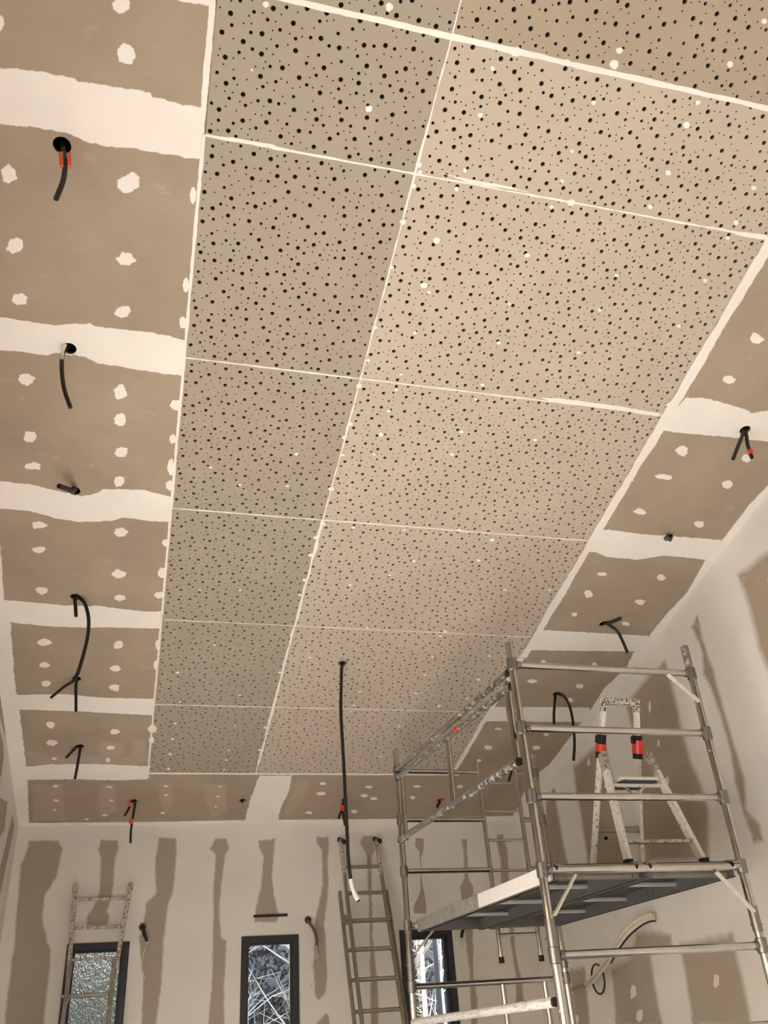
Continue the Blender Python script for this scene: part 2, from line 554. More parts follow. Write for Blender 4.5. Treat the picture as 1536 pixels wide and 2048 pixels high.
def perf_mesh(w, h, seed, extra=None):
    L = [circle(u, v, r, 14 if r > 0.009 else 12 if r > 0.006 else 8) for u, v, r in hole_pattern(w, h, seed, extra)]
    if extra: L.append(circle(extra[0], extra[1], extra[2], 20))
    return slab_mesh('perforated_panel', [(0, 0), (w, 0), (w, h), (0, h)], L, 0.0125, False, (M_perf, M_core))
GAP = 0.004
def put_panel(me, u, v, sy=1.0, mat=None):
    o = link('perforated_panel', me, M_perf, ceil, CEIL.M @ Matrix.Translation((u, v, 0)) @ Matrix.Diagonal((1, sy, 1, 1)))
    if mat:
        o.material_slots[0].link = 'OBJECT'
        o.material_slots[0].material = mat
    return o
wl, wr, hh = UC - U0 - GAP, U1 - UC - GAP, 1.2
ML, MR = perf_mesh(wl, hh, 3), perf_mesh(wr, hh, 5)
h0 = VJ[1] - VJ[0]
ML0, MR0 = perf_mesh(wl, h0 - GAP, 13), perf_mesh(wr, h0 - GAP, 15)
CH = CEIL.px(685, 1326)                            # hole of the long cable in the perforated field
k_row = max(i for i in range(7) if VJ[i] < CH[1])
sy_row = (VJ[k_row + 1] - VJ[k_row] - GAP) / hh
MRH = perf_mesh(wr, VJ[k_row + 1] - VJ[k_row] - GAP, 5, (CH[0] - UC - GAP / 2, CH[1] - VJ[k_row] - GAP / 2, 0.026))
for i in range(-1, 6):
    if i == -1: v0, v1 = VJ[0] - 1.2, VJ[0]
    else: v0, v1 = VJ[i], VJ[i + 1]
    sy = (v1 - v0 - GAP) / hh
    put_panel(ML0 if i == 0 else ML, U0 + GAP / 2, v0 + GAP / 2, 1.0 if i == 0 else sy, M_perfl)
    if i == k_row: put_panel(MRH, UC + GAP / 2, v0 + GAP / 2)
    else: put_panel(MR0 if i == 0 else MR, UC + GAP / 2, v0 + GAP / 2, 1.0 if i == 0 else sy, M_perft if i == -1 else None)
for u0, u1 in ((U0, UC), (UC, U1)):                # rows nearer than the frame
    board(u0, u1, VF, VJ[0] - 1.2)
me = mesh('acoustic_fleece', [(U0, VJ[0] - 1.2, 0.0135), (U1, VJ[0] - 1.2, 0.0135), (U1, VJ[6], 0.0135), (U0, VJ[6], 0.0135)], [(3, 2, 1, 0)])
link('acoustic_fleece', me, M_fleece, ceil, CEIL.M)
roof = MB()
A_, B_, C_, D_ = (CEIL.at(XL - 0.3, VF - 0.4, 0.34), CEIL.at(XR + 0.3, VF - 0.4, 0.34), CEIL.at(XR + 0.3, VB + 0.4, 0.34), CEIL.at(XL - 0.3, VB + 0.4, 0.34))
upv = Vector((0, 0, 0.15))
roof.add([A_, B_, C_, D_, A_ + upv, B_ + upv, C_ + upv, D_ + upv], [(3, 2, 1, 0), (4, 5, 6, 7), (0, 1, 5, 4), (1, 2, 6, 5), (2, 3, 7, 6), (3, 0, 4, 7)])
roof.build('roof_deck', M_void, ceil)

# filler bands over the board joints on the ceiling
CB = (XL - 0.09, XR + 0.09, VF, VB + 0.09)
LBOX = (XL - 0.05, U0 - 0.001, VF, VB - 0.001)
RBOX = (U1 + 0.001, XR + 0.05, VF, VB)
def cband(pts, mat=None, box=CB, feather=0.022, jit=0.006, lift=0.0007, name='joint_filler'):
    return patch(name, CEIL, pts, mat or MP_fb, ceil, feather, jit, 0.025, lift, box)
cband([(330, -40), (332, 2), (372, 8), (432, 20), (434, -40)], box=LBOX)
cband([(-60, 122), (0, 130), (70, 136), (150, 152), (158, 158), (250, 172), (305, 180), (308, 190), (345, 198), (395, 210), (418, 213), (406, 322), (370, 320), (310, 309), (255, 300), (215, 297), (180, 288), (130, 270), (60, 257), (8, 255), (-60, 250)], box=LBOX)
cband([(-60, 622), (0, 630), (55, 640), (110, 647), (180, 644), (190, 650), (240, 655), (300, 661), (350, 672), (376, 680), (372, 755), (325, 749), (280, 743), (228, 733), (190, 729), (170, 716), (145, 713), (110, 708), (95, 713), (78, 711), (40, 706), (0, 703), (-60, 700)], box=LBOX)
cband([(-60, 958), (0, 960), (60, 966), (110, 978), (160, 990), (185, 986), (205, 977), (240, 976), (290, 978), (352, 994), (350, 1046), (300, 1044), (245, 1037), (225, 1044), (160, 1046), (110, 1038), (60, 1024), (0, 1018), (-60, 1012)], box=LBOX)
cband([(5, 1198), (70, 1203), (130, 1209), (195, 1210), (293, 1222), (332, 1221), (330, 1259), (300, 1258), (208, 1256), (160, 1257), (98, 1254), (20, 1246), (0, 1244)], box=LBOX)
cband([(20, 1388), (130, 1387), (208, 1394), (300, 1396), (318, 1396), (315, 1432), (273, 1430), (163, 1424), (39, 1420), (25, 1420)], box=LBOX)
cband([(40, 1533), (100, 1527), (189, 1525), (293, 1531), (306, 1530), (306, 1553), (294, 1560), (228, 1562), (160, 1560), (55, 1561), (45, 1560)], feather=0.03, jit=0.01, box=(XL + .001, U0 + .02, VF, VB))
cband([(-40, 1050), (0, 1052), (5, 1110), (11, 1200), (23, 1246), (33, 1372), (41, 1420), (49, 1485), (57, 1560), (60, 1646), (32, 1662), (-2, 1500), (-25, 1363), (-60, 1140), (-80, 1050)], feather=0.02, jit=0.008)
cband([(40, 1643), (57, 1645), (300, 1643), (500, 1639), (780, 1637), (1060, 1630), (1060, 1655), (780, 1656), (300, 1662), (30, 1665)], feather=0.02, jit=0.004)
cband([(1372, 793), (1400, 793), (1423, 796), (1450, 803), (1468, 810), (1490, 815), (1505, 823), (1536, 819), (1780, 838), (1780, 910), (1536, 886), (1468, 877), (1417, 873), (1362, 868), (1315, 862), (1330, 835)], box=RBOX)
cband([(1192, 1056), (1240, 1060), (1287, 1067), (1340, 1070), (1444, 1078), (1450, 1122), (1408, 1121), (1365, 1116), (1324, 1113), (1300, 1117), (1276, 1121), (1250, 1119), (1211, 1115), (1190, 1106), (1165, 1105)], box=RBOX)
cband([(1070, 1258), (1100, 1259), (1297, 1270), (1300, 1300), (1265, 1304), (1180, 1303), (1100, 1302), (1040, 1301)], box=RBOX)
cband([(980, 1413), (1100, 1413), (1180, 1414), (1185, 1440), (1162, 1445), (1060, 1444), (950, 1443)], box=RBOX, feather=0.02)
cband([(1600, 900), (1536, 968), (1492, 1013), (1444, 1077), (1408, 1121), (1369, 1188), (1330, 1228), (1297, 1270), (1265, 1304), (1250, 1335), (1205, 1378), (1182, 1415), (1160, 1446), (1096, 1529), (1055, 1560), (1040, 1600), (1020, 1640), (1060, 1655), (1140, 1550), (1260, 1395), (1375, 1256), (1500, 1120), (1650, 975)], feather=0.025, jit=0.006)
cband([(517, 1550), (512, 1562), (502, 1586), (494, 1612), (488, 1642), (557, 1642), (566, 1612), (577, 1591), (583, 1572), (586, 1550)], feather=0.03, jit=0.010)
def uvstrip(u0, u1, v0, v1, mat, jit, feather, along='v', wob=0.3, name='joint_filler', lift=0.0009):
    """strip of filler along a joint, its width wandering"""
    ln = (v1 - v0) if along == 'v' else (u1 - u0)
    n = max(6, int(ln / 0.14))
    A, B = [], []
    for i in range(n + 1):
        t = i / n
        wd = (u1 - u0) if along == 'v' else (v1 - v0)
        a, b = rnd.uniform(0, wob) * wd * 0.5, rnd.uniform(0, wob) * wd * 0.5
        if along == 'v':
            A.append((u0 + a, v0 + ln * t)); B.append((u1 - b, v0 + ln * t))
        else:
            A.append((u0 + ln * t, v0 + a)); B.append((u0 + ln * t, v1 - b))
    return patch(name, CEIL, A + B[::-1], mat, ceil, feather, jit, 0.03, lift, None, True)
uvstrip(U0 - 0.016, U0 + 0.006, VJ[1], VJ[6], MP_fb, 0.003, 0.004)
uvstrip(U0 - 0.035, U0 + 0.004, VJ[0] - 1.0, VJ[1], MP_fb, 0.003, 0.010)
uvstrip(U1 - 0.010, U1 + 0.075, VJ[0] - 1.0, VJ[4] + 0.3, MP_fb, 0.006, 0.008)
uvstrip(U1 - 0.010, U1 + 0.055, VJ[4] + 0.3, VJ[6], MP_fb, 0.006, 0.008)
uvstrip(U0 - 0.02, U1 + 0.10, VJ[6] - 0.012, VJ[6] + 0.030, MP_fb, 0.002, 0.006, 'u', 0.15)
uvstrip(UC - 0.007, UC + 0.008, VJ[0] - 1.2, VJ[3], MP_fp, 0.003, 0.002, 'v', 0.7)
uvstrip(UC - 0.014, UC + 0.016, VJ[3], VJ[6], MP_fp, 0.006, 0.003, 'v', 0.8)
for i, (a, b) in enumerate([(0.011, 0.020), (0.006, 0.010), (0.006, 0.008), (0.008, 0.008), (0.006, 0.007), (0.008, 0.008)]):
    uvstrip(U0, UC, VJ[i] - a, VJ[i] + b, MP_fp, 0.003, 0.003, 'u', 0.5 if i else 0.3)
    uvstrip(UC, U1, VJ[i] - a, VJ[i] + b, MP_fp, 0.003, 0.003, 'u', 0.5 if i else 0.3)
cband([(435, 272), (450, 273), (480, 277), (545, 288), (560, 295), (520, 291), (470, 285), (445, 281)], MP_fp, None, 0.004, 0.003, 0.0012)
cband([(880, 345), (950, 360), (1020, 372), (1060, 385), (1010, 378), (930, 364)], MP_fp, None, 0.004, 0.003, 0.0012)
cband([(1420, 452), (1480, 462), (1536, 470), (1536, 482), (1480, 472)], MP_fp, None, 0.006, 0.004, 0.0012)
cband([(1080, 795), (1120, 796), (1240, 812), (1320, 826), (1318, 834), (1220, 818), (1100, 803)], MP_fp, None, 0.004, 0.004, 0.0012)

SPOTS_C = [(245, 10, 24, 22), (252, 108, 27, 26), (-4, 45, 16, 22), (18, 350, 22, 24), (257, 365, 28, 25), (30, 490, 24, 20), (252, 520, 26, 19), (38, 598, 25, 16), (247, 622, 24, 16),
 (52, 758, 22, 16), (241, 785, 18, 18), (241, 839, 18, 16), (242, 904, 17, 13), (239, 962, 17, 13), (60, 873, 20, 15), (65, 932, 21, 12), (78, 1050, 19, 10), (241, 1065, 21, 12), (78, 1099, 18, 9), (237, 1147, 17, 11), (83, 1181, 17, 10), (239, 1195, 16, 9),
 (90, 1284, 17, 9), (236, 1290, 14, 10), (88, 1329, 14, 8), (231, 1337, 14, 8), (93, 1367, 16, 7), (229, 1375, 12, 9), (101, 1450, 12, 8), (229, 1463, 13, 7), (103, 1485, 14, 8), (221, 1495, 13, 6), (109, 1517, 9, 4), (216, 1520, 7, 6),
 (1512, 677, 20, 15), (1458, 759, 19, 12), (1364, 901, 16, 13), (1326, 954, 20, 10), (1454, 969, 15, 11), (1280, 1023, 15, 9), (1399, 1048, 14, 10), (1492, 916, 14, 10), (1205, 1148, 13, 6), (1322, 1155, 12, 9), (1177, 1188, 14, 9), (1280, 1204, 14, 8), (1149, 1229, 7, 5), (1251, 1247, 12, 6),
 (1087, 1323, 8, 4), (1159, 1372, 10, 6), (1141, 1400, 8, 6), (1063, 1362, 14, 6), (997, 1458, 9, 4), (1092, 1469, 8, 4), (976, 1495, 12, 6), (1072, 1495, 11, 6), (958, 1521, 8, 4), (1189, 1328, 9, 5)]
for s in SPOTS_C: spot(CEIL, *s, MP_fb, ceil)
SPOTS_F = [(111, 1572, 9, 4), (219, 1574, 9, 3), (112, 1601, 10, 4), (223, 1601, 6, 3), (109, 1620, 7, 3), (210, 1630, 7, 3), (173, 1638, 7, 3), (332, 1572, 7, 3), (332, 1590, 8, 4), (325, 1626, 7, 3), (439, 1573, 8, 3), (435, 1593, 7, 3), (431, 1613, 6, 3),
 (646, 1567, 9, 4), (642, 1587, 11, 5), (618, 1625, 10, 4), (738, 1574, 11, 4), (729, 1591, 10, 4), (748, 1597, 11, 4), (708, 1623, 9, 4), (834, 1573, 9, 4), (920, 1573, 8, 5), (826, 1595, 8, 4), (890, 1622, 7, 3)]
for s in SPOTS_F: spot(CEIL, *s, MP_fb, ceil, feather=0.018)
for s in [(353, 811, 15, 13), (346, 878, 11, 11), (342, 935, 10, 20), (340, 970, 9, 12), (332, 1086, 9, 10), (325, 1145, 11, 12), (320, 1190, 12, 8), (386, 390, 9, 20), (372, 570, 9, 16), (366, 645, 9, 14), (305, 1457, 9, 9), (303, 1480, 7, 8), (316, 1290, 7, 12), (312, 1330, 6, 10)]:
    spot(CEIL, *s, MP_fb, ceil, feather=0.006)
# greyer half-covered areas of filler
for pl in ([(200, 1480), (245, 1482), (255, 1500), (240, 1520), (195, 1515), (190, 1495)], [(265, 1475), (295, 1480), (298, 1525), (250, 1525), (258, 1500)], [(52, 1500), (100, 1508), (290, 1512), (290, 1535), (50, 1530)],
           [(315, 1566), (350, 1566), (352, 1610), (330, 1632), (312, 1600)], [(405, 1566), (455, 1566), (460, 1625), (420, 1640), (405, 1600)], [(195, 1566), (235, 1566), (240, 1620), (200, 1640), (190, 1600)], [(590, 1560), (625, 1560), (612, 1600), (575, 1638), (565, 1620)],
           [(60, 1566), (132, 1566), (135, 1642), (62, 1643)]):
    cband(pl, MP_thin, None, 0.05, 0.01, 0.0003, 'thin_filler')
SPOTS_P = [(778, 14, 10), (985, 137, 6), (960, 230, 7), (1187, 206, 6), (1373, 250, 9), (1395, 205, 6), (1460, 128, 8), (1239, 101, 8), (1528, 42, 7), (930, 341, 5), (913, 378, 6), (1124, 362, 5), (1145, 302, 5), (1336, 345, 7), (1508, 376, 6), (1103, 414, 5), (1142, 405, 9), (1300, 414, 6), (1472, 445, 7), (1455, 476, 5), (873, 481, 8), (1054, 511, 7), (1233, 551, 5), (1410, 561, 6), (848, 571, 8), (858, 585, 5), (1019, 608, 4), (1199, 620, 5), (1358, 652, 6), (1463, 609, 5), (830, 666, 5), (998, 686, 5), (532, 8, 8), (738, 218, 9), (504, 140, 3), (1033, 104, 14), (1135, 125, 8), (1182, 136, 7), (1228, 128, 12),
 (736, 721, 5), (802, 749, 4), (792, 780, 4), (777, 822, 5), (718, 772, 8), (701, 848, 6), (688, 875, 5), (686, 910, 5), (762, 869, 6), (748, 909, 4), (904, 909, 6), (923, 864, 5), (951, 799, 4), (663, 978, 8), (1157, 705, 6), (1112, 800, 5), (1070, 880, 5), (965, 770, 5), (828, 1122, 5), (918, 1060, 5), (957, 1121, 5), (706, 1055, 5), (985, 1080, 6), (808, 1060, 4), (593, 908, 5), (422, 935, 4), (575, 972, 4), (480, 970, 4), (838, 330, 7), (827, 372, 6), (806, 444, 7), (784, 535, 5), (750, 655, 6), (840, 344, 5),
 (645, 1048, 8), (632, 1075, 6), (622, 1110, 7), (610, 1160, 6), (600, 1190, 5), (560, 1345, 4), (583, 1270, 5), (530, 1455, 4), (520, 1500, 4), (890, 1262, 5), (880, 1272, 4), (735, 1255, 4), (1020, 1290, 4), (780, 1150, 4), (1010, 1180, 5), (1100, 1180, 4), (700, 1170, 4), (480, 1180, 4), (430, 1290, 3), (400, 1180, 3), (355, 1345, 4), (360, 1404, 3), (350, 1447, 4), (345, 1478, 4), (340, 1508, 4), (470, 1452, 3), (458, 1500, 3), (452, 1520, 3), (337, 1538, 4), (448, 1540, 3), (480, 1390, 3), (620, 1315, 4), (720, 1384, 4), (708, 1411, 3), (703, 1423, 3), (865, 1314, 4), (980, 1312, 4), (850, 1350, 4), (957, 1359, 5), (832, 1387, 4), (935, 1397, 4), (878, 1412, 6), (798, 1453, 4), (762, 1513, 3), (685, 1520, 3), (1218, 1062, 7), (1170, 1106, 6), (1230, 1000, 8), (1262, 960, 6), (1300, 880, 6), (1340, 810, 8), (1395, 735, 7), (1440, 655, 8), (1478, 595, 9)]
for x, y, r in SPOTS_P: spot(CEIL, x, y, r * 1.05, r * (1.0 if y < 500 else 0.8 if y < 900 else 0.62), MP_fp, ceil)

# ------------------------------------------------------------------ walls, floor
WIN = [(-0.572, -0.014), (1.055, 1.615), (2.673, 3.234)]
WZ0, WZ1 = 0.35, 2.520
def zc(u): return zceil(u)
wb = struct('wall_back')
me = slab_mesh('wall_compound', [(XL - 0.25, 0), (XR + 0.25, 0), (XR + 0.25, zceil(YB) + 0.3), (XL - 0.25, zceil(YB) + 0.3)], [[(a, WZ0), (b, WZ0), (b, WZ1), (a, WZ1)] for a, b in WIN], 0.24, True)
link('wall_compound', me, M_wallw, wb, BACK.M)
wr_ = struct('wall_right')
me = slab_mesh('wall_compound', [(YF, 0), (YB, 0), (YB, zceil(YB) + 0.3), (YF, zceil(YF) + 0.3)], [], 0.24, True)
link('wall_compound', me, M_wallw, wr_, RIGHT.M)
wl_ = struct('wall_left')
y0, y1, z0, z1 = OPEN_LEFT
me = slab_mesh('wall_compound', [(YF, 0), (YB, 0), (YB, zceil(YB) + 0.3), (YF, zceil(YF) + 0.3)], [[(y0, z0), (y1, z0), (y1, z1), (y0, z1)] for y0, y1, z0, z1 in (OPEN_LEFT, OPEN_LEFT_ADDED)], 0.24, True)
link('wall_boards', me, M_board, wl_, LEFT.M)
patch('wall_compound', LEFT, [(7.55, 0.0), (YB + 0.05, 0.0), (YB + 0.05, 3.9), (7.3, 4.0), (7.45, 2.0)], MP_fw, wl_, 0.03, 0.01, 0.08, 0.0003, None, True)
wf = struct('wall_front')
x0, x1, z0, z1 = OPEN_FRONT
me = slab_mesh('wall_compound', [(XL - 0.25, 0), (XR + 0.25, 0), (XR + 0.25, zceil(YF) + 0.3), (XL - 0.25, zceil(YF) + 0.3)], [[(x0, z0), (x1, z0), (x1, z1), (x0, z1)]], 0.24, True)
link('wall_boards', me, M_board, wf, FRONT.M)
fl = struct('floor')
link('screed', slab_mesh('screed', [(XL - 0.25, YF - 0.25), (XR + 0.25, YF - 0.25), (XR + 0.25, YB + 0.25), (XL - 0.25, YB + 0.25)], [], 0.2, True), M_floor, fl, FLOOR.M)

# bare paper strips left between the filler bands
BB = (XL + 0.001, XR - 0.001, 0, 9)
def c5(l): return [(x / 3.84, 1600 + y / 3.84) for x, y in l]
def c6(l): return [(400 + x / 3.7375, 1500 + y / 3.7375) for x, y in l]
def c7(l): return [(760 + x / 3.657, 1650 + y / 3.657) for x, y in l]
def c8(l): return [(1100 + x / 3.523, 1250 + y / 3.523) for x, y in l]
def c9(l): return [(1100 + x / 3.523, 1650 + y / 3.523) for x, y in l]
STR_B = [c5([(215, 310), (300, 300), (455, 305), (490, 370), (440, 600), (350, 740), (335, 900), (370, 1080), (400, 1150), (385, 1350), (340, 1760), (20, 1760), (60, 1400), (100, 1100), (150, 500), (190, 420)]),
 c5([(770, 300), (910, 300), (915, 370), (890, 470), (880, 640), (870, 740), (830, 850), (850, 890), (830, 970), (740, 985), (660, 970), (655, 900), (720, 800), (755, 700), (765, 450), (745, 380)]),
 c5([(1215, 280), (1360, 285), (1365, 390), (1350, 620), (1330, 740), (1300, 790), (1270, 1050), (1250, 1400), (1205, 1760), (1075, 1760), (1090, 1380), (1060, 1080), (1100, 900), (1110, 790), (1190, 720), (1180, 500), (1195, 390)]),
 c6([(110, 655), (200, 655), (230, 735), (200, 780), (175, 950), (150, 1150), (165, 1400), (205, 1420), (190, 1800), (190, 2090), (50, 2090), (80, 1750), (90, 1300), (95, 1000), (110, 790), (65, 740)]),
 c6([(430, 670), (500, 662), (565, 655), (560, 800), (545, 940), (560, 1080), (590, 1220), (600, 1250), (570, 1295), (400, 1295), (410, 1180), (450, 1000), (470, 800), (435, 730)]),
 c6([(865, 645), (960, 640), (975, 700), (960, 850), (970, 1000), (940, 1300), (960, 1700), (940, 1830), (885, 1880), (850, 1850), (840, 1600), (850, 1300), (880, 1150), (910, 1000), (900, 750), (865, 700)]),
 c6([(940, 1960), (970, 1980), (980, 2090), (850, 2090), (860, 2040)]),
 c6([(1215, 635), (1300, 635), (1330, 700), (1310, 760), (1290, 800), (1290, 1100), (1300, 1400), (1340, 1800), (1340, 2090), (1270, 2090), (1260, 1300), (1240, 800), (1190, 690)]),
 c7([(260, 90), (320, 95), (325, 160), (300, 250), (310, 420), (340, 560), (345, 650), (245, 650), (240, 600), (290, 500), (295, 330), (285, 200), (250, 150)]),
 c7([(590, 100), (640, 95), (650, 300), (660, 400), (690, 450), (680, 600), (690, 900), (690, 1100), (720, 1280), (720, 1490), (660, 1490), (650, 1100), (610, 750), (590, 540), (580, 450), (610, 380), (605, 200)]),
 c7([(850, 65), (905, 62), (940, 200), (950, 400), (920, 450), (985, 750), (1000, 950), (1050, 1150), (1060, 1300), (990, 1300), (985, 1100), (955, 900), (930, 700), (880, 450), (875, 250), (850, 130)])]
for i, s in enumerate(STR_B): patch('bare_strip', BACK, s, MP_sw, wb, 0.010 if i == 8 else 0.028, 0.008, 0.04, 0.0004, BB)
RB = (YF, YB - 0.001, 0, 9)
STR_R = [[(1625, 1030), (1536, 1092), (1470, 1147), (1492, 1215), (1512, 1300), (1540, 1370), (1600, 1450), (1660, 1450)],
 [(1396, 1225), (1404, 1253)] + c8([(1100, 150), (1160, 300), (1270, 700), (1330, 900), (1390, 1100), (1400, 1300), (1490, 1400), (1520, 1540), (1430, 1560), (1340, 1300), (1290, 1100), (1260, 900), (1200, 680), (1120, 450), (1070, 350), (1060, 180), (985, 10)]),
 c8([(820, 220), (840, 300), (900, 500), (940, 700), (1010, 950), (1080, 1100), (1140, 1300), (1140, 1700), (670, 1700), (640, 1500), (600, 1110), (590, 950), (555, 700), (520, 540), (600, 440), (700, 320)]),
 [(1200, 1475), (1143, 1529), (1149, 1580), (1160, 1640), (1172, 1725), (1180, 1770), (1268, 1770), (1260, 1725), (1245, 1640), (1231, 1565), (1222, 1521), (1214, 1490)],
 [(1110, 1567), (1090, 1600), (1088, 1650), (1098, 1740), (1140, 1740), (1131, 1690), (1117, 1610)],
 c9([(900, 820), (1100, 770), (1300, 740), (1340, 950), (1420, 1300), (1440, 1450), (1000, 1450), (930, 1000)]),
 c9([(600, 740), (740, 720), (860, 760), (880, 900), (720, 920), (740, 1050), (810, 1450), (460, 1450), (440, 1200), (420, 1000), (560, 900)]),
 c9([(130, 1000), (250, 975), (270, 1150), (295, 1450), (180, 1450), (150, 1200)])]
for i, s in enumerate(STR_R): patch('bare_strip', RIGHT, s, MP_bw if i < 5 else MP_sw, wr_, 0.05 if i == 1 else 0.075, 0.008, 0.05, 0.0004, RB)
for s in [(1300, 1413, 5, 15), (1317, 1487, 5, 10), (1334, 1562, 6, 12), (1177, 1525, 4, 10), (1212, 1676, 5, 8), (1433, 1962, 8, 18), (1267, 1985, 8, 17), (1279, 2030, 9, 15), (1154, 2039, 5, 12), (1540, 1157, 7, 12)]:
    spot(RIGHT, *s, MP_fw, wr_, feather=0.012)
for s in ([(25, 1626), (29, 1652), (16, 1717), (-4, 1810), (-6, 1756), (13, 1678)], [(-5, 1590), (16, 1600), (8, 1665), (-6, 1686)], [(-3, 1440), (7, 1485), (8, 1511), (3, 1550), (-4, 1567)]):
    patch('bare_strip', LEFT, s, MP_sw, wl_, 0.03, 0.008, 0.05, 0.0012, (YF, YB - 0.001, 0, 9))

# ------------------------------------------------------------------ windows in the back wall
def box_frame(mb, u0, u1, v0, v1, w0, w1, t, pl):
    for (a, b, c, d) in ((u0, u1, v0, v0 + t), (u0, u1, v1 - t, v1), (u0, u0 + t, v0 + t, v1 - t), (u1 - t, u1, v0 + t, v1 - t)):
        V = [pl.at(x, y, w) for w in (w0, w1) for x, y in ((a, c), (b, c), (b, d), (a, d))]
        mb.add(V, [(0, 1, 2, 3), (7, 6, 5, 4), (0, 4, 5, 1), (1, 5, 6, 2), (2, 6, 7, 3), (3, 7, 4, 0)])
WL = ['narrow dark-framed window behind the small ladder, with hammered glass', 'narrow dark-framed window in the middle of the back wall', 'narrow dark-framed window behind the scaffold tower']
for i, (a, b) in enumerate(WIN):
    w = struct('window_%d' % (i + 1), WL[i])
    mb = MB(); box_frame(mb, a - 0.004, b + 0.004, WZ0, WZ1 + 0.004, -0.012, 0.10, 0.062, BACK)
    fr = mb.build('window_frame', M_dark, w)
    mb = MB(); box_frame(mb, a + 0.058, b - 0.058, WZ0 + 0.058, WZ1 - 0.058, 0.020, 0.085, 0.016 if i < 2 else 0.03, BACK)
    mb.build('sash', M_dark, w)
    e = 0.07
    V = [BACK.at(x, y, wv) for wv in (0.050, 0.058) for x, y in ((a + e, WZ0 + e), (b - e, WZ0 + e), (b - e, WZ1 - e), (a + e, WZ1 - e))]
    mb = MB(); mb.add(V, [(0, 1, 2, 3), (7, 6, 5, 4), (0, 4, 5, 1), (1, 5, 6, 2), (2, 6, 7, 3), (3, 7, 4, 0)])
    mb.build('pane', M_glassob if i == 0 else M_glass, w)
# glazed openings beside and behind the viewer: slim dark frames
for nm, pl, (a, b, c, d), nb in (('window_4', LEFT, OPEN_LEFT, 5), ('window_6', LEFT, OPEN_LEFT_ADDED, 2), ('window_5', FRONT, OPEN_FRONT, 4)):
    w = struct(nm)
    mb = MB(); box_frame(mb, a, b, c, d, 0.06, 0.12, 0.06, pl)
    mb.build('window_frame', M_dark, w)
    for k in range(1, nb):
        x = a + (b - a) * k / nb
        mb = MB(); mb.bar(pl.at(x, c + 0.06, 0.09), pl.at(x, d - 0.06, 0.09), 0.06, 0.05, pl.w)
        mb.build('mullion', M_dark, w)

# ------------------------------------------------------------------ scaffold tower
SO, SYAW = Vector((2.24428, 4.86650, 0)), 0.030
def sp(u, v, z):
    c, s = cos(SYAW), sin(SYAW)
    return SO + Vector((c * u - s * v, s * u + c * v, z))
SW, SL = 1.35, 2.559
RZ = [3.6026, 3.1844, 2.7677, 2.3545, 1.9171, 1.520, 1.10, 0.68, 0.30]
sc = thing('scaffold_tower', 'aluminium scaffold tower with guard rails, right of the long hanging cable', 'scaffold', SO)
def tube_part(name, a, b, r, mat, parent=sc, n=16):
    mb = MB(); mb.tube([a, b], r, n)
    return mb.build(name, mat, parent, True)
def post(u, v, top, mtop=None, splices=(), levels=RZ):
    o = tube_part('post', sp(u, v, 0.10), sp(u, v, top), 0.0255, M_alu)
    for z in levels:
        mb = MB(); mb.tube([sp(u, v, z - 0.042), sp(u, v, z - 0.038), sp(u, v, z + 0.038), sp(u, v, z + 0.042)], [0.029, 0.033, 0.033, 0.029], 16)
        mb.build('collar', M_collar, o, True)
    for z in splices:
        mb = MB(); mb.tube([sp(u, v, z - 0.07), sp(u, v, z + 0.07)], 0.0295, 16)
        mb.tube([sp(u - 0.04, v, z - 0.03), sp(u + 0.04, v, z - 0.03)], 0.006, 8)
        mb.build('splice_sleeve', M_collar, o, True)
    if mtop:
        mb = MB(); mb.tube([sp(u, v, top - 0.14), sp(u, v, top + 0.002)], 0.0275, 16)
        mb.build('splattered_end', mtop, o, True)['label'] = 'post end spattered with filler'
    mb = MB(); mb.tube([sp(u, v, 0.0), sp(u, v, 0.012), sp(u, v, 0.0121), sp(u, v, 0.11)], [0.075, 0.075, 0.02, 0.02], 16)
    mb.build('base_plate', M_collar, o, True)
    return o
post(0, 0, RZ[0] + 0.15, None, (2.03,))
post(SW, 0, RZ[0] + 0.20, M_alupaint, (2.06,))
post(0, SL, RZ[0] + 0.19, None, (2.10, 1.97))
post(SW, SL, RZ[0] + 0.17, M_alupaint, (2.06,))
for z in RZ[:8]:
    o = tube_part('rung', sp(0.03, 0, z), sp(SW - 0.03, 0, z), 0.0225, M_alu)
    for u in (0.045, SW - 0.045):
        mb = MB(); mb.tube([sp(u - 0.014, 0, z), sp(u - 0.004, 0, z), sp(u + 0.004, 0, z), sp(u + 0.014, 0, z)], [0.0228, 0.026, 0.026, 0.0228], 14)
        mb.build('weld_ring', M_collar, o, True)
UA, UB = 0.775, 1.15
for i, z in enumerate(RZ[:8]):
    if i in (0, 1, 2):
        tube_part('rung', sp(0.03, SL, z), sp(UA, SL, z), 0.0215, M_alu)
        tube_part('rung', sp(UB, SL, z), sp(SW - 0.03, SL, z), 0.0215, M_alu)
    else:
        tube_part('rung', sp(0.03, SL, z), sp(SW - 0.03, SL, z), 0.0225, M_alu)
for zt, zb in ((3.68, 2.08), (1.90, 0.30)):         # the ladder stiles welded into the far frames
    for u in (UA, UB):
        o = tube_part('ladder_stile', sp(u + 0.0, SL, zt), sp(u + 0.015 if u == UA else u, SL, zb), 0.020, M_alu)
        mb = MB(); mb.tube([sp(u + 0.015 if u == UA else u, SL, zb - 0.03), sp(u + 0.015 if u == UA else u, SL, zb + 0.015)], 0.023, 12)
        mb.build('rubber_plug', M_black, o, True)
    k = 0
    while zt - 0.17 - 0.25 * k > zb + 0.05:
        z = zt - 0.17 - 0.25 * k
        tube_part('ladder_rung', sp(UA, SL, z), sp(UB, SL, z), 0.0125, M_alu)
        k += 1
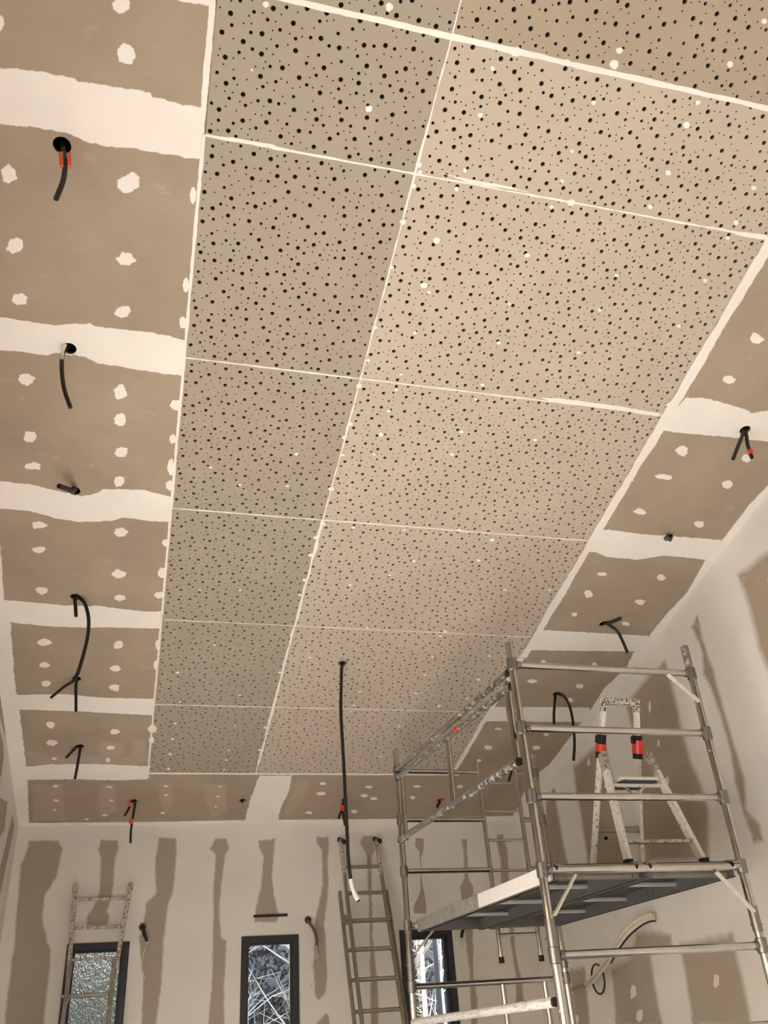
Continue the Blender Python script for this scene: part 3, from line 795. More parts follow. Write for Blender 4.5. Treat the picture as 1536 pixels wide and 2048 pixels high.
def flat_brace(a, b, name='corner_brace'):
    mb = MB(); mb.bar(a, b, 0.012, 0.030, (0.2, -1, 0.1), 0.002)
    mb.build(name, M_brace, sc)
flat_brace(sp(SW - 0.20, -0.010, RZ[0] - 0.016), sp(SW - 0.015, -0.03, RZ[0] - 0.21))
flat_brace(sp(0.20, -0.012, RZ[3] - 0.03), sp(0.02, -0.03, RZ[3] - 0.24))
flat_brace(sp(SW - 0.20, -0.012, RZ[3] - 0.03), sp(SW - 0.015, -0.03, RZ[3] - 0.26))
flat_brace(sp(0.22, SL - 0.03, RZ[3] - 0.03), sp(0.03, SL - 0.04, RZ[3] - 0.21))
def claw(parent, u, v, z):
    mb = MB(); mb.bar(sp(u, v - 0.018, z), sp(u, v + 0.018, z), 0.036, 0.046, (0, 0, 1), 0.008)
    mb.build('claw', M_black, parent)
def rail(za, zb, u, r, mat, label=None):
    o = tube_part('guard_rail', sp(u, 0.05, za), sp(u, SL - 0.05, zb), r, mat)
    claw(o, u, 0.045, za); claw(o, u, SL - 0.045, zb)
    if label: o['label'] = label
    return o
r1 = rail(3.565, 3.600, -0.012, 0.0225, M_alupaint)
r2 = rail(3.47, 3.535, -0.008, 0.0225, M_alupaint)
r3 = rail(2.985, 3.015, -0.03, 0.0245, M_alupaint, 'guard rail caked with white filler')
rail(1.70, 1.675, -0.02, 0.026, metal_paint('white_caked_rail', (0.5, 0.5, 0.5), (0.80, 0.79, 0.77), 0.36, 0.50, 20, 0.4, stretch=(1, 1, 6)), 'low guard rail coated with white filler')
rail(0.70, 0.70, -0.02, 0.0225, M_alupaint)
for v, t in ((0.10, 0.026), (1.24, 0.022), (2.42, 0.024)):
    tube_part('rail_upright', sp(-0.01, v, 2.99), sp(-0.008, v, 3.52), t, M_alu)
mb = MB(); mb.tube([sp(-0.01, 0.99, 3.497), sp(-0.01, 1.045, 3.499)], 0.0245, 14)
mb.build('red_tape_band', M_red, r2, True)
# sticker on the far tube under the platform
mb = MB(); mb.tube([sp(0.06, SL, RZ[3]), sp(0.18, SL, RZ[3])], 0.0232, 14)
mb.build('pale_label', M_label, sc, True)

def deck(label, u0, u1, edge=False):
    zt = 2.398
    d = thing('scaffold_platform', label, 'platform', sp(u0, 0, zt))
    H = 0.098
    def beam(u):
        mb = MB()
        mb.bar(sp(u, 0.03, zt - H / 2), sp(u, SL - 0.03, zt - H / 2), 0.030, H, (0, 0, 1), 0.004)
        mb.bar(sp(u, 0.03, zt - H + 0.003), sp(u, SL - 0.03, zt - H + 0.003), 0.046, 0.006, (0, 0, 1))
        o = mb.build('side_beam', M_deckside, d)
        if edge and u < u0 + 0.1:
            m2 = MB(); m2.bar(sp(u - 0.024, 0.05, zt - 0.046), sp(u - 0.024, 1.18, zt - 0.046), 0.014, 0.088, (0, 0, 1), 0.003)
            m2.build('edge_profile', M_deckedge, o)['label'] = 'edge strip coloured bright as if lit'
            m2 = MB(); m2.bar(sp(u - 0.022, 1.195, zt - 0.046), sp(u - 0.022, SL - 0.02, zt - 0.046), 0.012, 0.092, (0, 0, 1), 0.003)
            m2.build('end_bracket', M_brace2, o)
        for v in (0.9, 0.98):
            m2 = MB(); m2.bar(sp(u, v, zt - 0.001), sp(u, v, zt - H - 0.001), 0.034, 0.005, (0, 1, 0))
            m2.build('joint_strip', M_collar, o)
        for v in (0.0, SL):
            m2 = MB()
            z = RZ[3]
            arc = [sp(u, v + (0.034 * cos(t)) * (1 if v == 0 else -1), z + 0.034 * sin(t)) for t in [radians(q) for q in range(-10, 215, 15)]]
            for k in range(len(arc) - 1): m2.bar(arc[k], arc[k + 1], 0.04, 0.010, (0, 0.3, 1))
            m2.build('hook', M_alu, o)
    beam(u0 + 0.018); beam(u1 - 0.018)
    mb = MB()
    mb.add([sp(u, v, z) for z in (zt - 0.018, zt - 0.004) for u, v in ((u0 + 0.033, 0.05), (u1 - 0.033, 0.05), (u1 - 0.033, SL - 0.05), (u0 + 0.033, SL - 0.05))],
           [(3, 2, 1, 0), (4, 5, 6, 7), (0, 1, 5, 4), (1, 2, 6, 5), (2, 3, 7, 6), (3, 0, 4, 7)])
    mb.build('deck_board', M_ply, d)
    for v in (0.62, 1.28, 1.92):
        mb = MB(); mb.bar(sp(u0 + 0.03, v, zt - 0.045), sp(u1 - 0.03, v, zt - 0.050), 0.022, 0.025, (0, 0, 1), 0.004)
        mb.build('cross_bar', M_deckbar, d)
    for v in (0.06, SL - 0.06):
        mb = MB(); mb.bar(sp(u0 + 0.03, v, zt - 0.05), sp(u1 - 0.03, v, zt - 0.05), 0.03, 0.085, (0, 0, 1), 0.004)
        mb.build('end_beam', M_collar, d)
    return d
dA = deck('aluminium-edged scaffold platform on the left half of the tower, with an edge coloured bright as if lit', 0.085, 0.645, True)
dB = deck('scaffold platform on the right half of the tower, under the painted stepladder', 0.700, 1.310)
for v0, v1 in ((0.80, 0.93), (0.98, 1.12)):
    mb = MB(); mb.bar(sp(0.7005, v0, 2.355), sp(0.7005, v1, 2.355), 0.004, 0.05, (0, 0, 1))
    mb.build('label', M_label, dB)

# ------------------------------------------------------------------ stepladder on the platform
ZD = 2.401
FLf, FRf = sp(0.725, 0.25, ZD), sp(1.275, 0.25, ZD)
RLf, RRf = sp(0.885, 1.05, ZD), sp(1.285, 1.05, ZD)
TL, TR = sp(1.000, 0.60, 3.60), sp(1.270, 0.60, 3.60)
sl = thing('stepladder', 'white-spattered folding stepladder with red tape, standing on the scaffold platform', 'stepladder', sp(1.0, 0.65, ZD))
def lerp(a, b, t): return a + (b - a) * t
HT = 0.285
HLp, HRp = lerp(TL, RLf, HT), lerp(TR, RRf, HT)
xdir = (sp(1, 0, 0) - sp(0, 0, 0))
ydir = (sp(0, 1, 0) - sp(0, 0, 0))
def stile(a, b, w, d, mat, name):
    mb = MB(); mb.bar(a, b, w, d, ydir, 0.004)
    return mb.build(name, mat, sl)
def foot(parent, p):
    mb = MB(); mb.bar(p + Vector((0, 0, 0.0)), p + Vector((0, 0, 0.045)), 0.045, 0.06, ydir, 0.006)
    mb.build('rubber_foot', M_black, parent)
for a, b in ((TL, RLf), (TR, RRf)):
    o = stile(a, b, 0.026, 0.055, M_step, 'rear_stile'); foot(o, b)
hl, hr = HLp - ydir * 0.05 - xdir * 0.02, HRp - ydir * 0.05 + xdir * 0.05
hl.z -= 0.03; hr.z -= 0.03
for a, b in ((hl, FLf), (hr, FRf)):
    o = stile(a, b, 0.032, 0.060, M_step, 'front_stile'); foot(o, b)
    m2 = MB(); m2.bar(lerp(a, b, -0.01), lerp(a, b, 0.17), 0.038, 0.066, ydir, 0.006)
    m2.build('splattered_sleeve', M_ladderp, o)
mb = MB()
mb.bar(TL - xdir * 0.02 + Vector((0, 0, 0.0)), TR + xdir * 0.02, 0.06, 0.045, (0, 0, 1), 0.012)
mb.build('top_handle', M_stepspl, sl)
for a, b in ((TL, TL), (TR, TR)):
    mb = MB(); mb.bar(a + Vector((0, 0, 0.01)), lerp(a, RLf if a is TL else RRf, 0.055), 0.040, 0.062, ydir, 0.01)
    mb.build('corner_cap', M_stepspl, sl)
for a, b in ((TL, RLf), (TR, RRf)):
    right = a is TR
    mb = MB(); mb.bar(lerp(a, b, 0.185), lerp(a, b, 0.315), 0.046, 0.072, ydir, 0.006)
    mb.bar(lerp(a, b, 0.19) - xdir * 0.033, lerp(a, b, 0.23) - xdir * 0.033, 0.012, 0.05, ydir)
    o = mb.build('hinge_bracket', M_black, sl)
    t0_, t1_ = (0.212, 0.285) if right else (0.238, 0.280)
    mb = MB(); mb.bar(lerp(a, b, t0_), lerp(a, b, t1_), 0.056, 0.084, ydir, 0.012)
    mb.build('red_tape_band', M_red, o)['label'] = 'red tape wrapped round the hinge'
def step_at(t, name, w, h, mat):
    a, b = lerp(hl, FLf, t), lerp(hr, FRf, t)
    mb = MB(); mb.bar(a, b, w, h, (0, 0, 1), 0.004)
    return mb.build(name, mat, sl)
step_at(0.80, 'front_step', 0.05, 0.022, M_ladderp)
step_at(0.30, 'tray_support', 0.03, 0.022, M_step)
a, b = lerp(hl, FLf, 0.285), lerp(hr, FRf, 0.285)
m_ = (a + b) / 2 + Vector((0, 0, 0.025)) + ydir * 0.06
mb = MB(); mb.bar(m_ - xdir * 0.145, m_ + xdir * 0.145, 0.24, 0.022, (0, 0, 1), 0.006)
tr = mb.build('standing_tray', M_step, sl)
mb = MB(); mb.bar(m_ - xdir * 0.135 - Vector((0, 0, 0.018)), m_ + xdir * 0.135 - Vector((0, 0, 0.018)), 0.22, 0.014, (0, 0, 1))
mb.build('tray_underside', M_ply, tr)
for s in (-1, 1):
    mb = MB(); mb.bar(m_ + xdir * 0.11 * s - Vector((0, 0, 0.02)) - ydir * 0.06, m_ + xdir * 0.02 * s - Vector((0, 0, 0.075)), 0.014, 0.02, ydir)
    mb.build('tray_strut', M_ladderp, tr)
for t in (0.70, 0.93):
    mb = MB(); mb.bar(lerp(TL, RLf, t), lerp(TR, RRf, t), 0.03, 0.04, (0, 0, 1), 0.004)
    mb.build('rear_rung', M_ladder, sl)

# ------------------------------------------------------------------ ladders against the back wall
def ladder_pair(a0, b0, lean, name, label, parts):
    pass
zt = 3.395
lx = thing('extension_ladder', 'grey two-section extension ladder leaning beside the long hanging cable', 'ladder', (2.3, 8.3, 0))
def lad_pt(x, s, off=0.0):
    """s = distance down from the top along the ladder, off = out of the wall side"""
    return Vector((x + s * 0.012, YB - 0.05 - s * 0.315 - off, zt - s * 0.949))
LEN = zt / 0.949
for x in (2.055, 2.445):                            # upper section, narrower, in front
    mb = MB(); mb.bar(lad_pt(x, 0.0, 0.07), lad_pt(x, 2.9, 0.07), 0.026, 0.062, (0, -1, 0.3), 0.004)
    o = mb.build('upper_stile', M_ladder, lx)
    m2 = MB(); m2.bar(lad_pt(x, -0.02, 0.02), lad_pt(x + 0.03, 0.03, 0.11), 0.045, 0.045, (0, 0, 1), 0.006)
    m2.build('end_cap', M_black, o)
    m2 = MB(); m2.bar(lad_pt(x, 0.04, 0.073), lad_pt(x, 0.40, 0.073), 0.030, 0.068, (0, -1, 0.3), 0.004)
    m2.build('splattered_wrap', M_ladderp, o)
for x in (2.000, 2.490):                            # lower section, wider
    mb = MB(); mb.bar(lad_pt(x, 0.55), lad_pt(x, LEN - 0.02), 0.026, 0.065, (0, -1, 0.3), 0.004)
    o = mb.build('lower_stile', M_ladder, lx)
    m2 = MB(); m2.bar(lad_pt(x, LEN - 0.08), lad_pt(x, LEN - 0.005), 0.036, 0.075, (0, -1, 0.3), 0.006)
    m2.build('rubber_foot', M_black, o)
    m2 = MB(); m2.bar(lad_pt(x + (0.02 if x < 2.2 else -0.02), 0.80, 0.03), lad_pt(x + (0.02 if x < 2.2 else -0.02), 0.87, 0.03), 0.05, 0.07, (0, -1, 0.3), 0.006)
    m2.build('guide_bracket', M_ladder, o)
k = 0
while 0.30 + 0.275 * k < 2.85:
    s = 0.30 + 0.275 * k
    mb = MB(); mb.bar(lad_pt(2.06, s, 0.07), lad_pt(2.44, s, 0.07), 0.034, 0.034, (0, 0, 1), 0.008)
    mb.build('rung', M_ladder, lx); k += 1
k = 0
while 0.85 + 0.275 * k < LEN - 0.15:
    s = 0.85 + 0.275 * k
    mb = MB(); mb.bar(lad_pt(2.01, s), lad_pt(2.48, s), 0.034, 0.034, (0, 0, 1), 0.008)
    mb.build('rung', M_ladder, lx); k += 1
# small tapering ladder
sm = thing('tapered_ladder', 'plaster-splattered ladder section leaning in front of the left window', 'ladder', (-0.3, 9.0, 0))
def sm_pt(f, s):
    """f 0..1 from left to right stile; narrows downward"""
    xl, xr = -0.560 + 0.045 * s, -0.045 - 0.095 * s
    return Vector((xl + (xr - xl) * f, YB - 0.045 - s * 0.20, 3.02 - s * 0.98))
for f in (0, 1):
    mb = MB(); mb.bar(sm_pt(f, 0), sm_pt(f, 1.02), 0.040, 0.030, (0, -1, 0.2), 0.004)
    o = mb.build('tapered_stile', M_ladderp, sm)
    x0_ = -0.545 if f == 0 else -0.085
    p = sm_pt(f, 0.98); p2 = Vector((p.x + (-0.03 if f == 0 else 0.0), YB - 0.045 - 3.02 * 0.21, 0.0))
    mb = MB(); mb.bar(p + Vector((0, 0.04, 0.30)), p2, 0.036, 0.050, (0, -1, 0.2), 0.004)
    mb.build('lower_stile', M_ladder, sm)
    m2 = MB(); m2.bar(sm_pt(f, -0.01), sm_pt(f, 0.05), 0.046, 0.036, (0, -1, 0.2), 0.006)
    m2.build('end_cap', M_ladderp, o)
for s in (0.125, 0.385, 0.66):
    mb = MB(); mb.bar(sm_pt(0, s), sm_pt(1, s), 0.028, 0.028, (0, 0, 1), 0.006)
    mb.build('rung', M_ladderp, sm)
for s in (0.96, 1.24, 1.52, 1.80, 2.08, 2.36, 2.64, 2.9):
    a, b = sm_pt(0, 0.97), sm_pt(1, 0.97)
    y = YB - 0.045 - s * 0.205
    mb = MB(); mb.bar((a.x - (0.05 if s < 1 else 0.02), y, 3.02 - s * 0.98), (b.x + (0.05 if s < 1 else 0.02), y, 3.02 - s * 0.98), 0.03, 0.03, (0, 0, 1), 0.006)
    mb.build('rung', M_ladder, sm)

# ------------------------------------------------------------------ cables hanging out of the ceiling
def cable_set(name, label, hole, runs, r=0.0105, bits=(), group=None, cat='cable', depth=0.0):
    """hole: pixel of the ceiling hole; runs: pixel lists lying in the vertical plane y = hole.y - dy"""
    hu, hv = CEIL.px(*hole)
    h = CEIL.at(hu, hv, 0)
    t = thing(name, label, cat, h)
    for run in runs:
        rr, dy, pts = r, 0.0, run
        if isinstance(run, dict): rr, dy, pts = run.get('r', r), run.get('dy', 0.0), run['p']
        n = len(pts)
        P = [CEIL.at(hu, hv, 0.10), CEIL.at(hu + rnd.uniform(-0.006, 0.006), hv, 0.03)] + [on_y(x, y, h.y - 0.01 - dy * (i + 1) / n) for i, (x, y) in enumerate(pts)]
        mb = MB(); mb.tube(spline(P, 6), rr, 10)
        o = mb.build('cable', (run.get('m') if isinstance(run, dict) else None) or M_cable, t, True)
        if isinstance(run, dict) and run.get('l'): o['label'] = run['l']
    for (x, y, x2, y2, w, m, nm) in bits:
        a, b = on_y(x, y, h.y - 0.025), on_y(x2, y2, h.y - 0.025)
        mb = MB(); mb.bar(a, b, w, w * 0.9, (0, -1, 0), w * 0.15)
        mb.build(nm, m, t)
    return t
cable_set('ceiling_cable', 'black cable with two orange connectors in the nearest left ceiling hole', (124, 291), [[(127, 305), (130, 330), (126, 362), (112, 398)]], 0.0115,
          [(122, 306, 123, 332, 0.017, M_orange, 'connector'), (138, 308, 139, 333, 0.017, M_orange, 'connector')])
cable_set('ceiling_cable', 'curved black cable with foil at its top, from the second hole on the left', (139, 697), [[(127, 703), (124, 716), (124, 745), (129, 780), (141, 815)]], 0.0115,
          [(131, 690, 125, 703, 0.018, M_foil, 'foil_wrap'), (125, 703, 123.5, 720, 0.016, M_foil, 'foil_wrap')])
cable_set('ceiling_cable', 'short black cable stub pointing forward, third ceiling hole on the left', (149, 982), [{'p': [(145, 981), (132, 977), (118, 972)], 'dy': 0.22}], 0.016)
cable_set('ceiling_cable', 'black cable making one long loop down the left ceiling strip', (151, 1194), [[(150, 1200), (151, 1215), (152, 1233)], {'p': [(160, 1196), (170, 1208), (177, 1235), (176, 1268), (168, 1305), (156, 1345), (147, 1359)], 'dy': 0.05}], 0.0125)
cable_set('ceiling_cable', 'two straight black cable tails where the looped cable ends', (153, 1358), [[(147, 1362), (128, 1374), (101, 1396)], [(152, 1370), (152, 1395), (152, 1423)]], 0.0115)
cable_set('ceiling_cable', 'two black cable tails in the left strip nearest the back wall', (160, 1493), [[(153, 1494), (143, 1504), (132, 1516)], [(160, 1500), (156, 1525), (150, 1558)]], 0.012)
cable_set('ceiling_cable', 'black cable tails with two orange connectors above the small ladder', (268, 1602), [[(263, 1606), (258, 1617), (249, 1632)], [(270, 1608), (266, 1632), (262, 1660), (261, 1686)]], 0.0115,
          [(263, 1606, 260, 1613, 0.034, M_orange, 'connector'), (263, 1638, 261.5, 1647, 0.038, M_orange, 'connector')])
cable_set('ceiling_cable', 'tiny black cable stub in the far ceiling strip, above the middle window', (485, 1601), [[(484, 1603), (483, 1605)]], 0.016)
cable_set('ceiling_cable', 'short forked black cable with red band just behind the long cable', (689, 1600), [[(686, 1605), (684, 1618), (677, 1637)], [(686, 1606), (686, 1625), (690, 1651)]], 0.013,
          [(685, 1611, 683, 1621, 0.040, M_red, 'red_band')])
cable_set('ceiling_cable', 'black cable stub with red tip seen through the scaffold guard rail', (880, 1600), [[(879, 1604), (876, 1610), (874, 1615)]], 0.015,
          [(879, 1599, 886, 1596, 0.034, M_red, 'connector')])
cable_set('ceiling_cable', 'two black cable tails with a red tag, nearest on the right ceiling strip', (1490, 860), [[(1485, 870), (1477, 890), (1466, 918)], [(1492, 868), (1496, 892), (1504, 916)]], 0.0125,
          [(1499, 900, 1502, 906, 0.030, M_red, 'connector')])
cable_set('ceiling_cable', 'black cable stub pointing down in the right strip, above the twisted pair', (1337, 1075), [{'p': [(1335, 1075), (1333, 1078)], 'dy': 0.08}, {'p': [(1339, 1076), (1340, 1079)], 'dy': 0.06}], 0.016)
cable_set('ceiling_cable', 'black cable pair, one sideways and one drooping, above the stepladder', (1207, 1248), [{'p': [(1216, 1246), (1230, 1242), (1243, 1236)], 'dy': 0.1}, [(1216, 1249), (1234, 1262), (1246, 1284), (1255, 1306)]], 0.0125)
cable_set('ceiling_cable', 'black cable arching over like a hook behind the top scaffold rungs', (1113, 1388), [{'p': [(1110, 1400), (1108, 1425), (1108, 1448)], 'dy': 0.02}, {'p': [(1117, 1388), (1128, 1393), (1139, 1412), (1146, 1445), (1149, 1485), (1147, 1521)], 'dy': 0.06}], 0.0125)
cable_set('ceiling_cable', 'black cable hanging behind the near left scaffold post', (1033, 1505), [[(1030, 1512), (1025, 1535), (1017, 1565)]], 0.0125)
cable_set('hanging_cable', 'very long dark cable with white end hanging from the perforated ceiling', (685, 1326),
          [{'p': [(683, 1345), (682, 1390), (682, 1430), (687, 1520), (691, 1600), (694, 1660), (696, 1710), (700, 1750), (703, 1767)], 'r': 0.0135},
           ], 0.0135)
hu, hv = CEIL.px(685, 1326)
hy = CEIL.at(hu, hv).y
lc = [o for o in COL.objects if o.name.startswith('hanging_cable')][0]
mb = MB(); mb.tube(spline([on_y(x, y, hy - 0.012) for x, y in ((701.5, 1758), (704, 1772), (709, 1786), (716, 1800))], 6), [0.0145] * 12 + [0.018] * 7, 10)
mb.build('white_end', M_white, lc, True)['label'] = 'white end of the cable'
mb = MB(); mb.tube([on_y(715.5, 1799, hy - 0.012), on_y(717.5, 1803, hy - 0.012)], 0.0125, 10)
mb.build('cut_end', M_black, lc, True)
mb = MB()
V, Fc = [], []
for k in range(24):
    c_, s_ = cos(2 * pi * k / 24), sin(2 * pi * k / 24)
    for rr, w in ((0.025, 0.004), (0.025, -0.004), (0.037, -0.004), (0.039, 0.0)):
        V.append(CEIL.at(hu + rr * c_, hv + rr * s_, w))
for k in range(24):
    for j in range(3):
        a, b = k * 4 + j, ((k + 1) % 24) * 4 + j
        Fc.append((a, b, b + 1, a + 1))
mb.add(V, Fc)
mb.build('ceiling_ring', M_ladder, lc, True)

# ------------------------------------------------------------------ wall light outlets on the back wall
def wall_outlet(label, hx, hy_, r, cab, wires, cm=M_cable):
    u, v = BACK.px(hx, hy_)
    t = thing('wall_outlet', label, 'outlet', BACK.at(u, v))
    mb = MB()
    n = 20
    V, Fc = [], []
    for k in range(n):
        c_, s_ = cos(2 * pi * k / n), sin(2 * pi * k / n)
        for rr, w in ((r, -0.0005), (r, -0.008), (r * 0.80, -0.008), (r * 0.80, -0.001)): V.append(BACK.at(u + rr * c_, v + rr * s_, w))
        if k == 0: pass
    for k in range(n):
        for j in range(3):
            a, b = k * 4 + j, ((k + 1) % n) * 4 + j
            Fc.append((a, a + 1, b + 1, b))
    mb.add(V, Fc)
    mb.build('outlet_ring', plain('brown_outlet_ring', (0.16, 0.13, 0.10), 0.6), t, True)
    mb = MB(); mb.tube([BACK.at(u, v, -0.0006), BACK.at(u, v, -0.003)], r * 0.8, 20)
    mb.build('outlet_back', M_void, t)
    P = [BACK.at(u, v, -0.004)] + [on_y(x, y, YB - 0.05) for x, y in cab]
    mb = MB(); mb.tube(spline(P, 5), 0.016, 10)
    mb.build('cable', cm, t, True)
    for wp in wires:
        mb = MB(); mb.tube(spline([on_y(x, y, YB - 0.035 - 0.02 * math.sin(i)) for i, (x, y) in enumerate(wp)], 5), 0.0042, 6)
        mb.build('wire', M_wire, t, True)
wall_outlet('round wall outlet with loose white wires, between small ladder and middle window', 285, 1854, 0.036, [(288, 1866), (291, 1876), (293, 1883)],
            [[(284, 1862), (287, 1866), (291, 1876), (293, 1888)], [(275, 1876), (286, 1876), (294, 1888), (300, 1879)], [(292, 1890), (288, 1905), (284, 1925), (286, 1945), (291, 1960)], [(286, 1860), (289, 1872), (295, 1886)]])
wall_outlet('round wall outlet with thick dangling cable left of the extension ladder', 616, 1840, 0.036, [(620, 1848), (627, 1858), (632, 1875), (633, 1891)],
            [[(628, 1855), (627, 1868), (631, 1888)], [(632, 1890), (634, 1905), (637, 1912), (626, 1922), (617, 1935)], [(627, 1920), (624, 1940)], [(626, 1965), (621, 1974)], [(631, 1892), (628, 1900), (634, 1914)]], plain('brown_cable', (0.13, 0.09, 0.065), 0.6))
wall_outlet('small wall cable below the far end of the scaffold platform', 926, 1852, 0.020, [(926, 1860), (924, 1868), (923, 1875)],
            [[(923, 1874), (922, 1884), (926, 1892)], [(924, 1876), (926, 1886), (922, 1894)]])
u0_, v0_ = BACK.px(507, 1832.5)
u1_, v1_ = BACK.px(575, 1830)
vs_ = thing('vent_strip', 'thin dark slotted strip above the middle window', 'vent', BACK.at((u0_ + u1_) / 2, v0_))
mb = MB(); mb.bar(BACK.at(u0_, v0_, -0.004), BACK.at(u1_, v1_, -0.004), 0.008, 0.026, (0, 0, 1))
mb.build('strip_body', M_void, vs_)
for k in range(6):
    a, b = u0_ + (u1_ - u0_) * (k + 0.12) / 6, u0_ + (u1_ - u0_) * (k + 0.88) / 6
    za, zb_ = v0_ + (v1_ - v0_) * (k + 0.12) / 6, v0_ + (v1_ - v0_) * (k + 0.88) / 6
    mb = MB(); mb.bar(BACK.at(a, za, -0.009), BACK.at(b, zb_, -0.009), 0.004, 0.014, (0, 0, 1))
    mb.build('slot', M_black, vs_)

# ------------------------------------------------------------------ conduit on the right wall
pu = RIGHT.px(1312, 1832)
t = thing('conduit', 'bundle of cream conduits bending out of the right wall under the platform', 'conduit', RIGHT.at(*pu))
def on_x(px, py, x):
    d = ray(px, py)
    return EYE + d * (x / d.x)
cp = [on_x(px, py, XR - d) for px, py, d in ((1311, 1831, 0.02), (1300, 1832, 0.05), (1283, 1840, 0.12), (1258, 1861, 0.19), (1238, 1888, 0.22), (1222, 1915, 0.21), (1202, 1942, 0.17), (1176, 1972, 0.11))]
for k, (dz, dx, r) in enumerate(((0.0, 0.0, 0.017), (-0.020, 0.010, 0.016), (0.010, 0.022, 0.013))):
    mb = MB(); mb.tube(spline([p + Vector((-dx, 0, dz)) for p in cp], 6), r, 12)
    mb.build('conduit_tube', M_pipe, t, True)
mb = MB(); mb.tube(spline([p + Vector((-0.01, 0, -0.040)) for p in cp[:6]], 6), 0.008, 8)
mb.build('black_wire', M_cable, t, True)
mb = MB()
ringc = on_x(1196, 1958, XR - 0.17)
mb.tube([ringc + Vector((0.02 * cos(a), 0.155 * cos(a), 0.115 * sin(a))) for a in [2 * pi * k / 40 for k in range(41)]], 0.0085, 8)
mb.build('cable_ring', M_cable, t, True)['label'] = 'black ring of cable round the conduit'
for dz in (0.0, 0.025):
    mb = MB(); mb.tube(spline([cp[7] + Vector((0, -0.03, dz * 0.4)), on_x(1152, 1978 - dz * 200, XR - 0.07), on_x(1128, 1987, XR - 0.03)], 5), 0.004, 6)
    mb.build('orange_wire', M_orwire, t, True)

# ------------------------------------------------------------------ outside, seen through the back windows, with unseen light helpers
gr = struct('ground')
N = 40
V, Fc = [], []
for j in range(N + 1):
    for i in range(N + 1):
        x, y = -30 + 64 * i / N, -40 + 80 * j / N
        inside = XL - 1 < x < XR + 1 and YF - 1 < y < YB + 1
        z = -0.06 if y < 13 else -0.06 + (y - 13) * 0.34 + 0.35 * mnoise.noise(Vector((x * .5, y * .5, 0)))
        if inside: z = -0.25
        V.append((x, y, z))
for j in range(N):
    for i in range(N):
        a = j * (N + 1) + i
        Fc.append((a, a + 1, a + N + 2, a + N + 1))
link('garden_ground', mesh('garden_ground', V, Fc), M_ground, gr, None, True)
mb = MB(); mb.add([(x, y, z) for z in (-0.12, -0.02) for x, y in ((-14, -12), (XL - 0.24, -12), (XL - 0.24, 7.6), (-14, 7.6))], [(3, 2, 1, 0), (4, 5, 6, 7), (0, 1, 5, 4), (1, 2, 6, 5), (2, 3, 7, 6), (3, 0, 4, 7)])
mb.build('bounce_slab', plain('pale_bounce_slab', (0.42, 0.405, 0.375), 0.9, nz=0.12, scale=2), gr)  # unseen pale slab, added to bounce sunlight in through the left openings
def tree(x, y, h, label, group, seed):
    r_ = random.Random(seed)
    z0 = -0.1 if y < 13 else (y - 13) * 0.34 - 0.3
    t = thing('bare_tree', label, 'tree', (x, y, z0), group)
    lean = r_.uniform(-0.06, 0.06)
    trunk = [Vector((x + lean * h * k / 8 + r_.uniform(-.05, .05), y + r_.uniform(-.05, .05), z0 + h * k / 8)) for k in range(9)]
    mb = MB(); mb.tube(spline(trunk, 2), [0.05 * (1 - 0.8 * i / 16) for i in range(17)], 7)
    mb.build('trunk', M_bark, t, True)
    mb = MB()
    for k in range(46):
        q = r_.uniform(0.08, 0.97)
        i = min(7, int(q * 8))
        p = trunk[i] + (trunk[i + 1] - trunk[i]) * (q * 8 - i)
        a = r_.uniform(0, 2 * pi)
        ln = r_.uniform(0.5, 1.5) * (1.1 - q * 0.7)
        d = Vector((cos(a), sin(a), r_.uniform(0.2, 1.1))).normalized()
        p2 = p + d * ln * 0.5 + Vector((0, 0, r_.uniform(-.05, .1)))
        p3 = p2 + (d + Vector((r_.uniform(-.5, .5), r_.uniform(-.5, .5), r_.uniform(-.2, .5)))).normalized() * ln * 0.6
        mb.tube([p, p2, p3], [0.012, 0.008, 0.003], 5, False)
        for _ in range(2):
            d2 = (d + Vector((r_.uniform(-1, 1), r_.uniform(-1, 1), r_.uniform(-.6, .6)))).normalized()
            mb.tube([p2, p2 + d2 * ln * 0.35], [0.006, 0.002], 4, False)
    mb.build('branches', M_bark, t)
TL_ = 'thin pale bare tree standing in the wood behind the back windows'
for k, (x, y, h) in enumerate([(1.40, 12.4, 5.2), (2.15, 12.9, 6.0), (1.75, 15.2, 5.5), (2.9, 14.6, 6.2), (3.9, 12.6, 5.4), (4.7, 14.2, 6.0), (-0.7, 12.8, 5.6), (0.35, 14.3, 6.0)]):
    tree(x, y, h, TL_, 'bare trees behind the house', 40 + k)
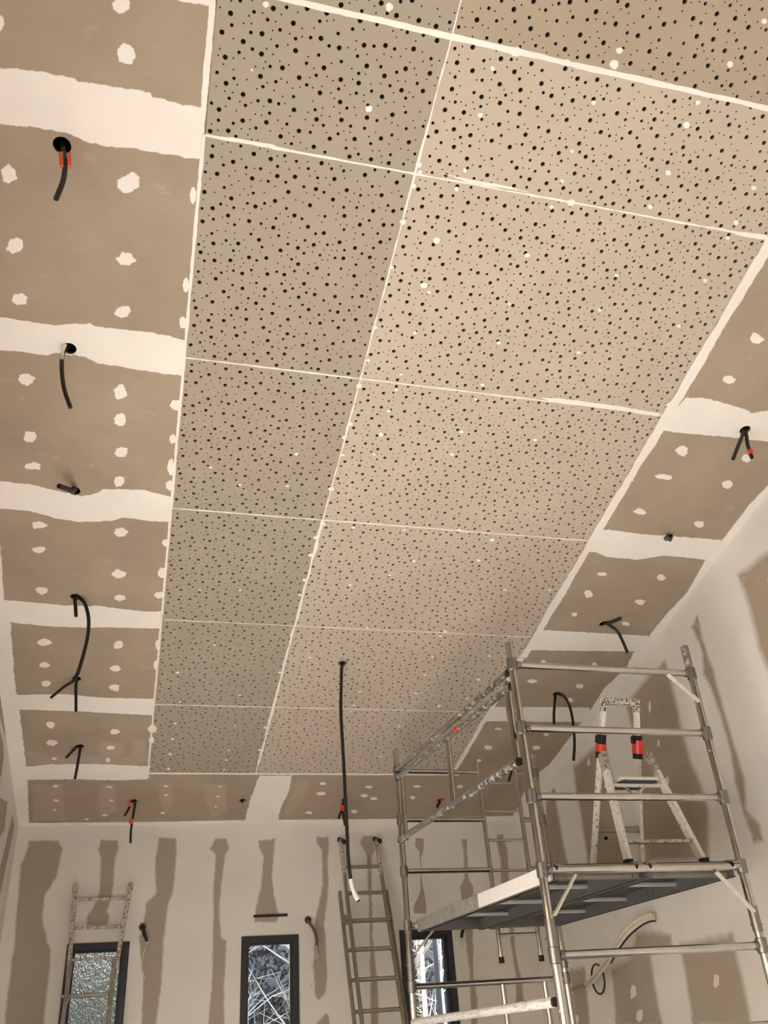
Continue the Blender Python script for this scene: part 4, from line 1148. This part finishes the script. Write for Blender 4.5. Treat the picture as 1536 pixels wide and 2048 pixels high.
def bush(x, y, z, rx, rz, mat, label, cat, seed, group, nleaf=2600):
    r_ = random.Random(seed)
    t = thing('evergreen_bush', label, cat, (x, y, z), group)
    V, Fc = [], []
    for k in range(nleaf):
        d = Vector((r_.gauss(0, 1), r_.gauss(0, 1), r_.gauss(0, 1))).normalized()
        rad = 0.55 + 0.45 * r_.random() ** 0.5 + 0.18 * mnoise.noise(d * 2.5 + Vector((seed, 0, 0)))
        p = Vector((d.x * rx * 1.05 * rad, d.y * rx * 0.8 * rad, max(0.03, rz + d.z * rz * rad)))
        a = Vector((r_.gauss(0, 1), r_.gauss(0, 1), r_.gauss(0, 1))).normalized()
        b = a.orthogonal().normalized()
        s = r_.uniform(0.05, 0.12)
        i = len(V)
        V += [p - a * s, p + b * s * 0.45, p + a * s, p - b * s * 0.45]
        Fc.append((i, i + 1, i + 2, i + 3))
    o = link('foliage', mesh('foliage', V, Fc), mat, t)
    o['kind'] = 'stuff'
    mb = MB(); mb.tube([(x, y, z), (x, y, z + rz * 1.3)], [0.09, 0.03], 8)
    mb.build('stem', M_bark, t, True)
BL = 'dark evergreen bush in the shade of the wood behind the back windows'
for k, (x, y, rx, rz) in enumerate([(-1.9, 17.0, 1.15, 2.3), (0.5, 17.4, 1.2, 2.5), (2.9, 17.2, 1.2, 2.4), (5.2, 17.3, 1.15, 2.5), (7.5, 17.2, 1.1, 2.4)]):
    bush(x, y, (y - 13) * 0.34 - 0.4, rx, rz, M_leafd, BL, 'bush', 60 + k, 'evergreen bushes behind the house')
bush(-0.05, 13.2, 1.6, 0.7, 0.75, M_leafy, 'yellow-leaved bush glowing through the hammered glass of the left window', 'bush', 77, None, 900)
nb = struct('sun_block')  # unseen block, added to keep the sun off the wood behind
mb = MB(); mb.add([(x, y, z) for z in (-0.3, 15.0) for x, y in ((-6.5, 8.4), (-3.2, 8.4), (-3.2, 24.0), (-6.5, 24.0))], [(3, 2, 1, 0), (4, 5, 6, 7), (0, 1, 5, 4), (1, 2, 6, 5), (2, 3, 7, 6), (3, 0, 4, 7)])
mb.build('sun_block_box', M_ground, nb)
pp = thing('light_strip_post', 'added white post for the bright strip in the window behind the scaffold', 'post', (3.165, 9.85, -0.06))  # added post in place of a bright strip of light beside the glass
mb = MB(); mb.bar((3.165, 9.85, -0.06), (3.165, 9.85, 2.9), 0.05, 0.05, (0, 1, 0), 0.008)
mb.build('shaft', M_white, pp)
mb = MB(); mb.bar((3.165, 9.85, 2.9), (3.165, 9.85, 2.96), 0.08, 0.08, (0, 1, 0), 0.01)
mb.build('cap', M_white, pp)
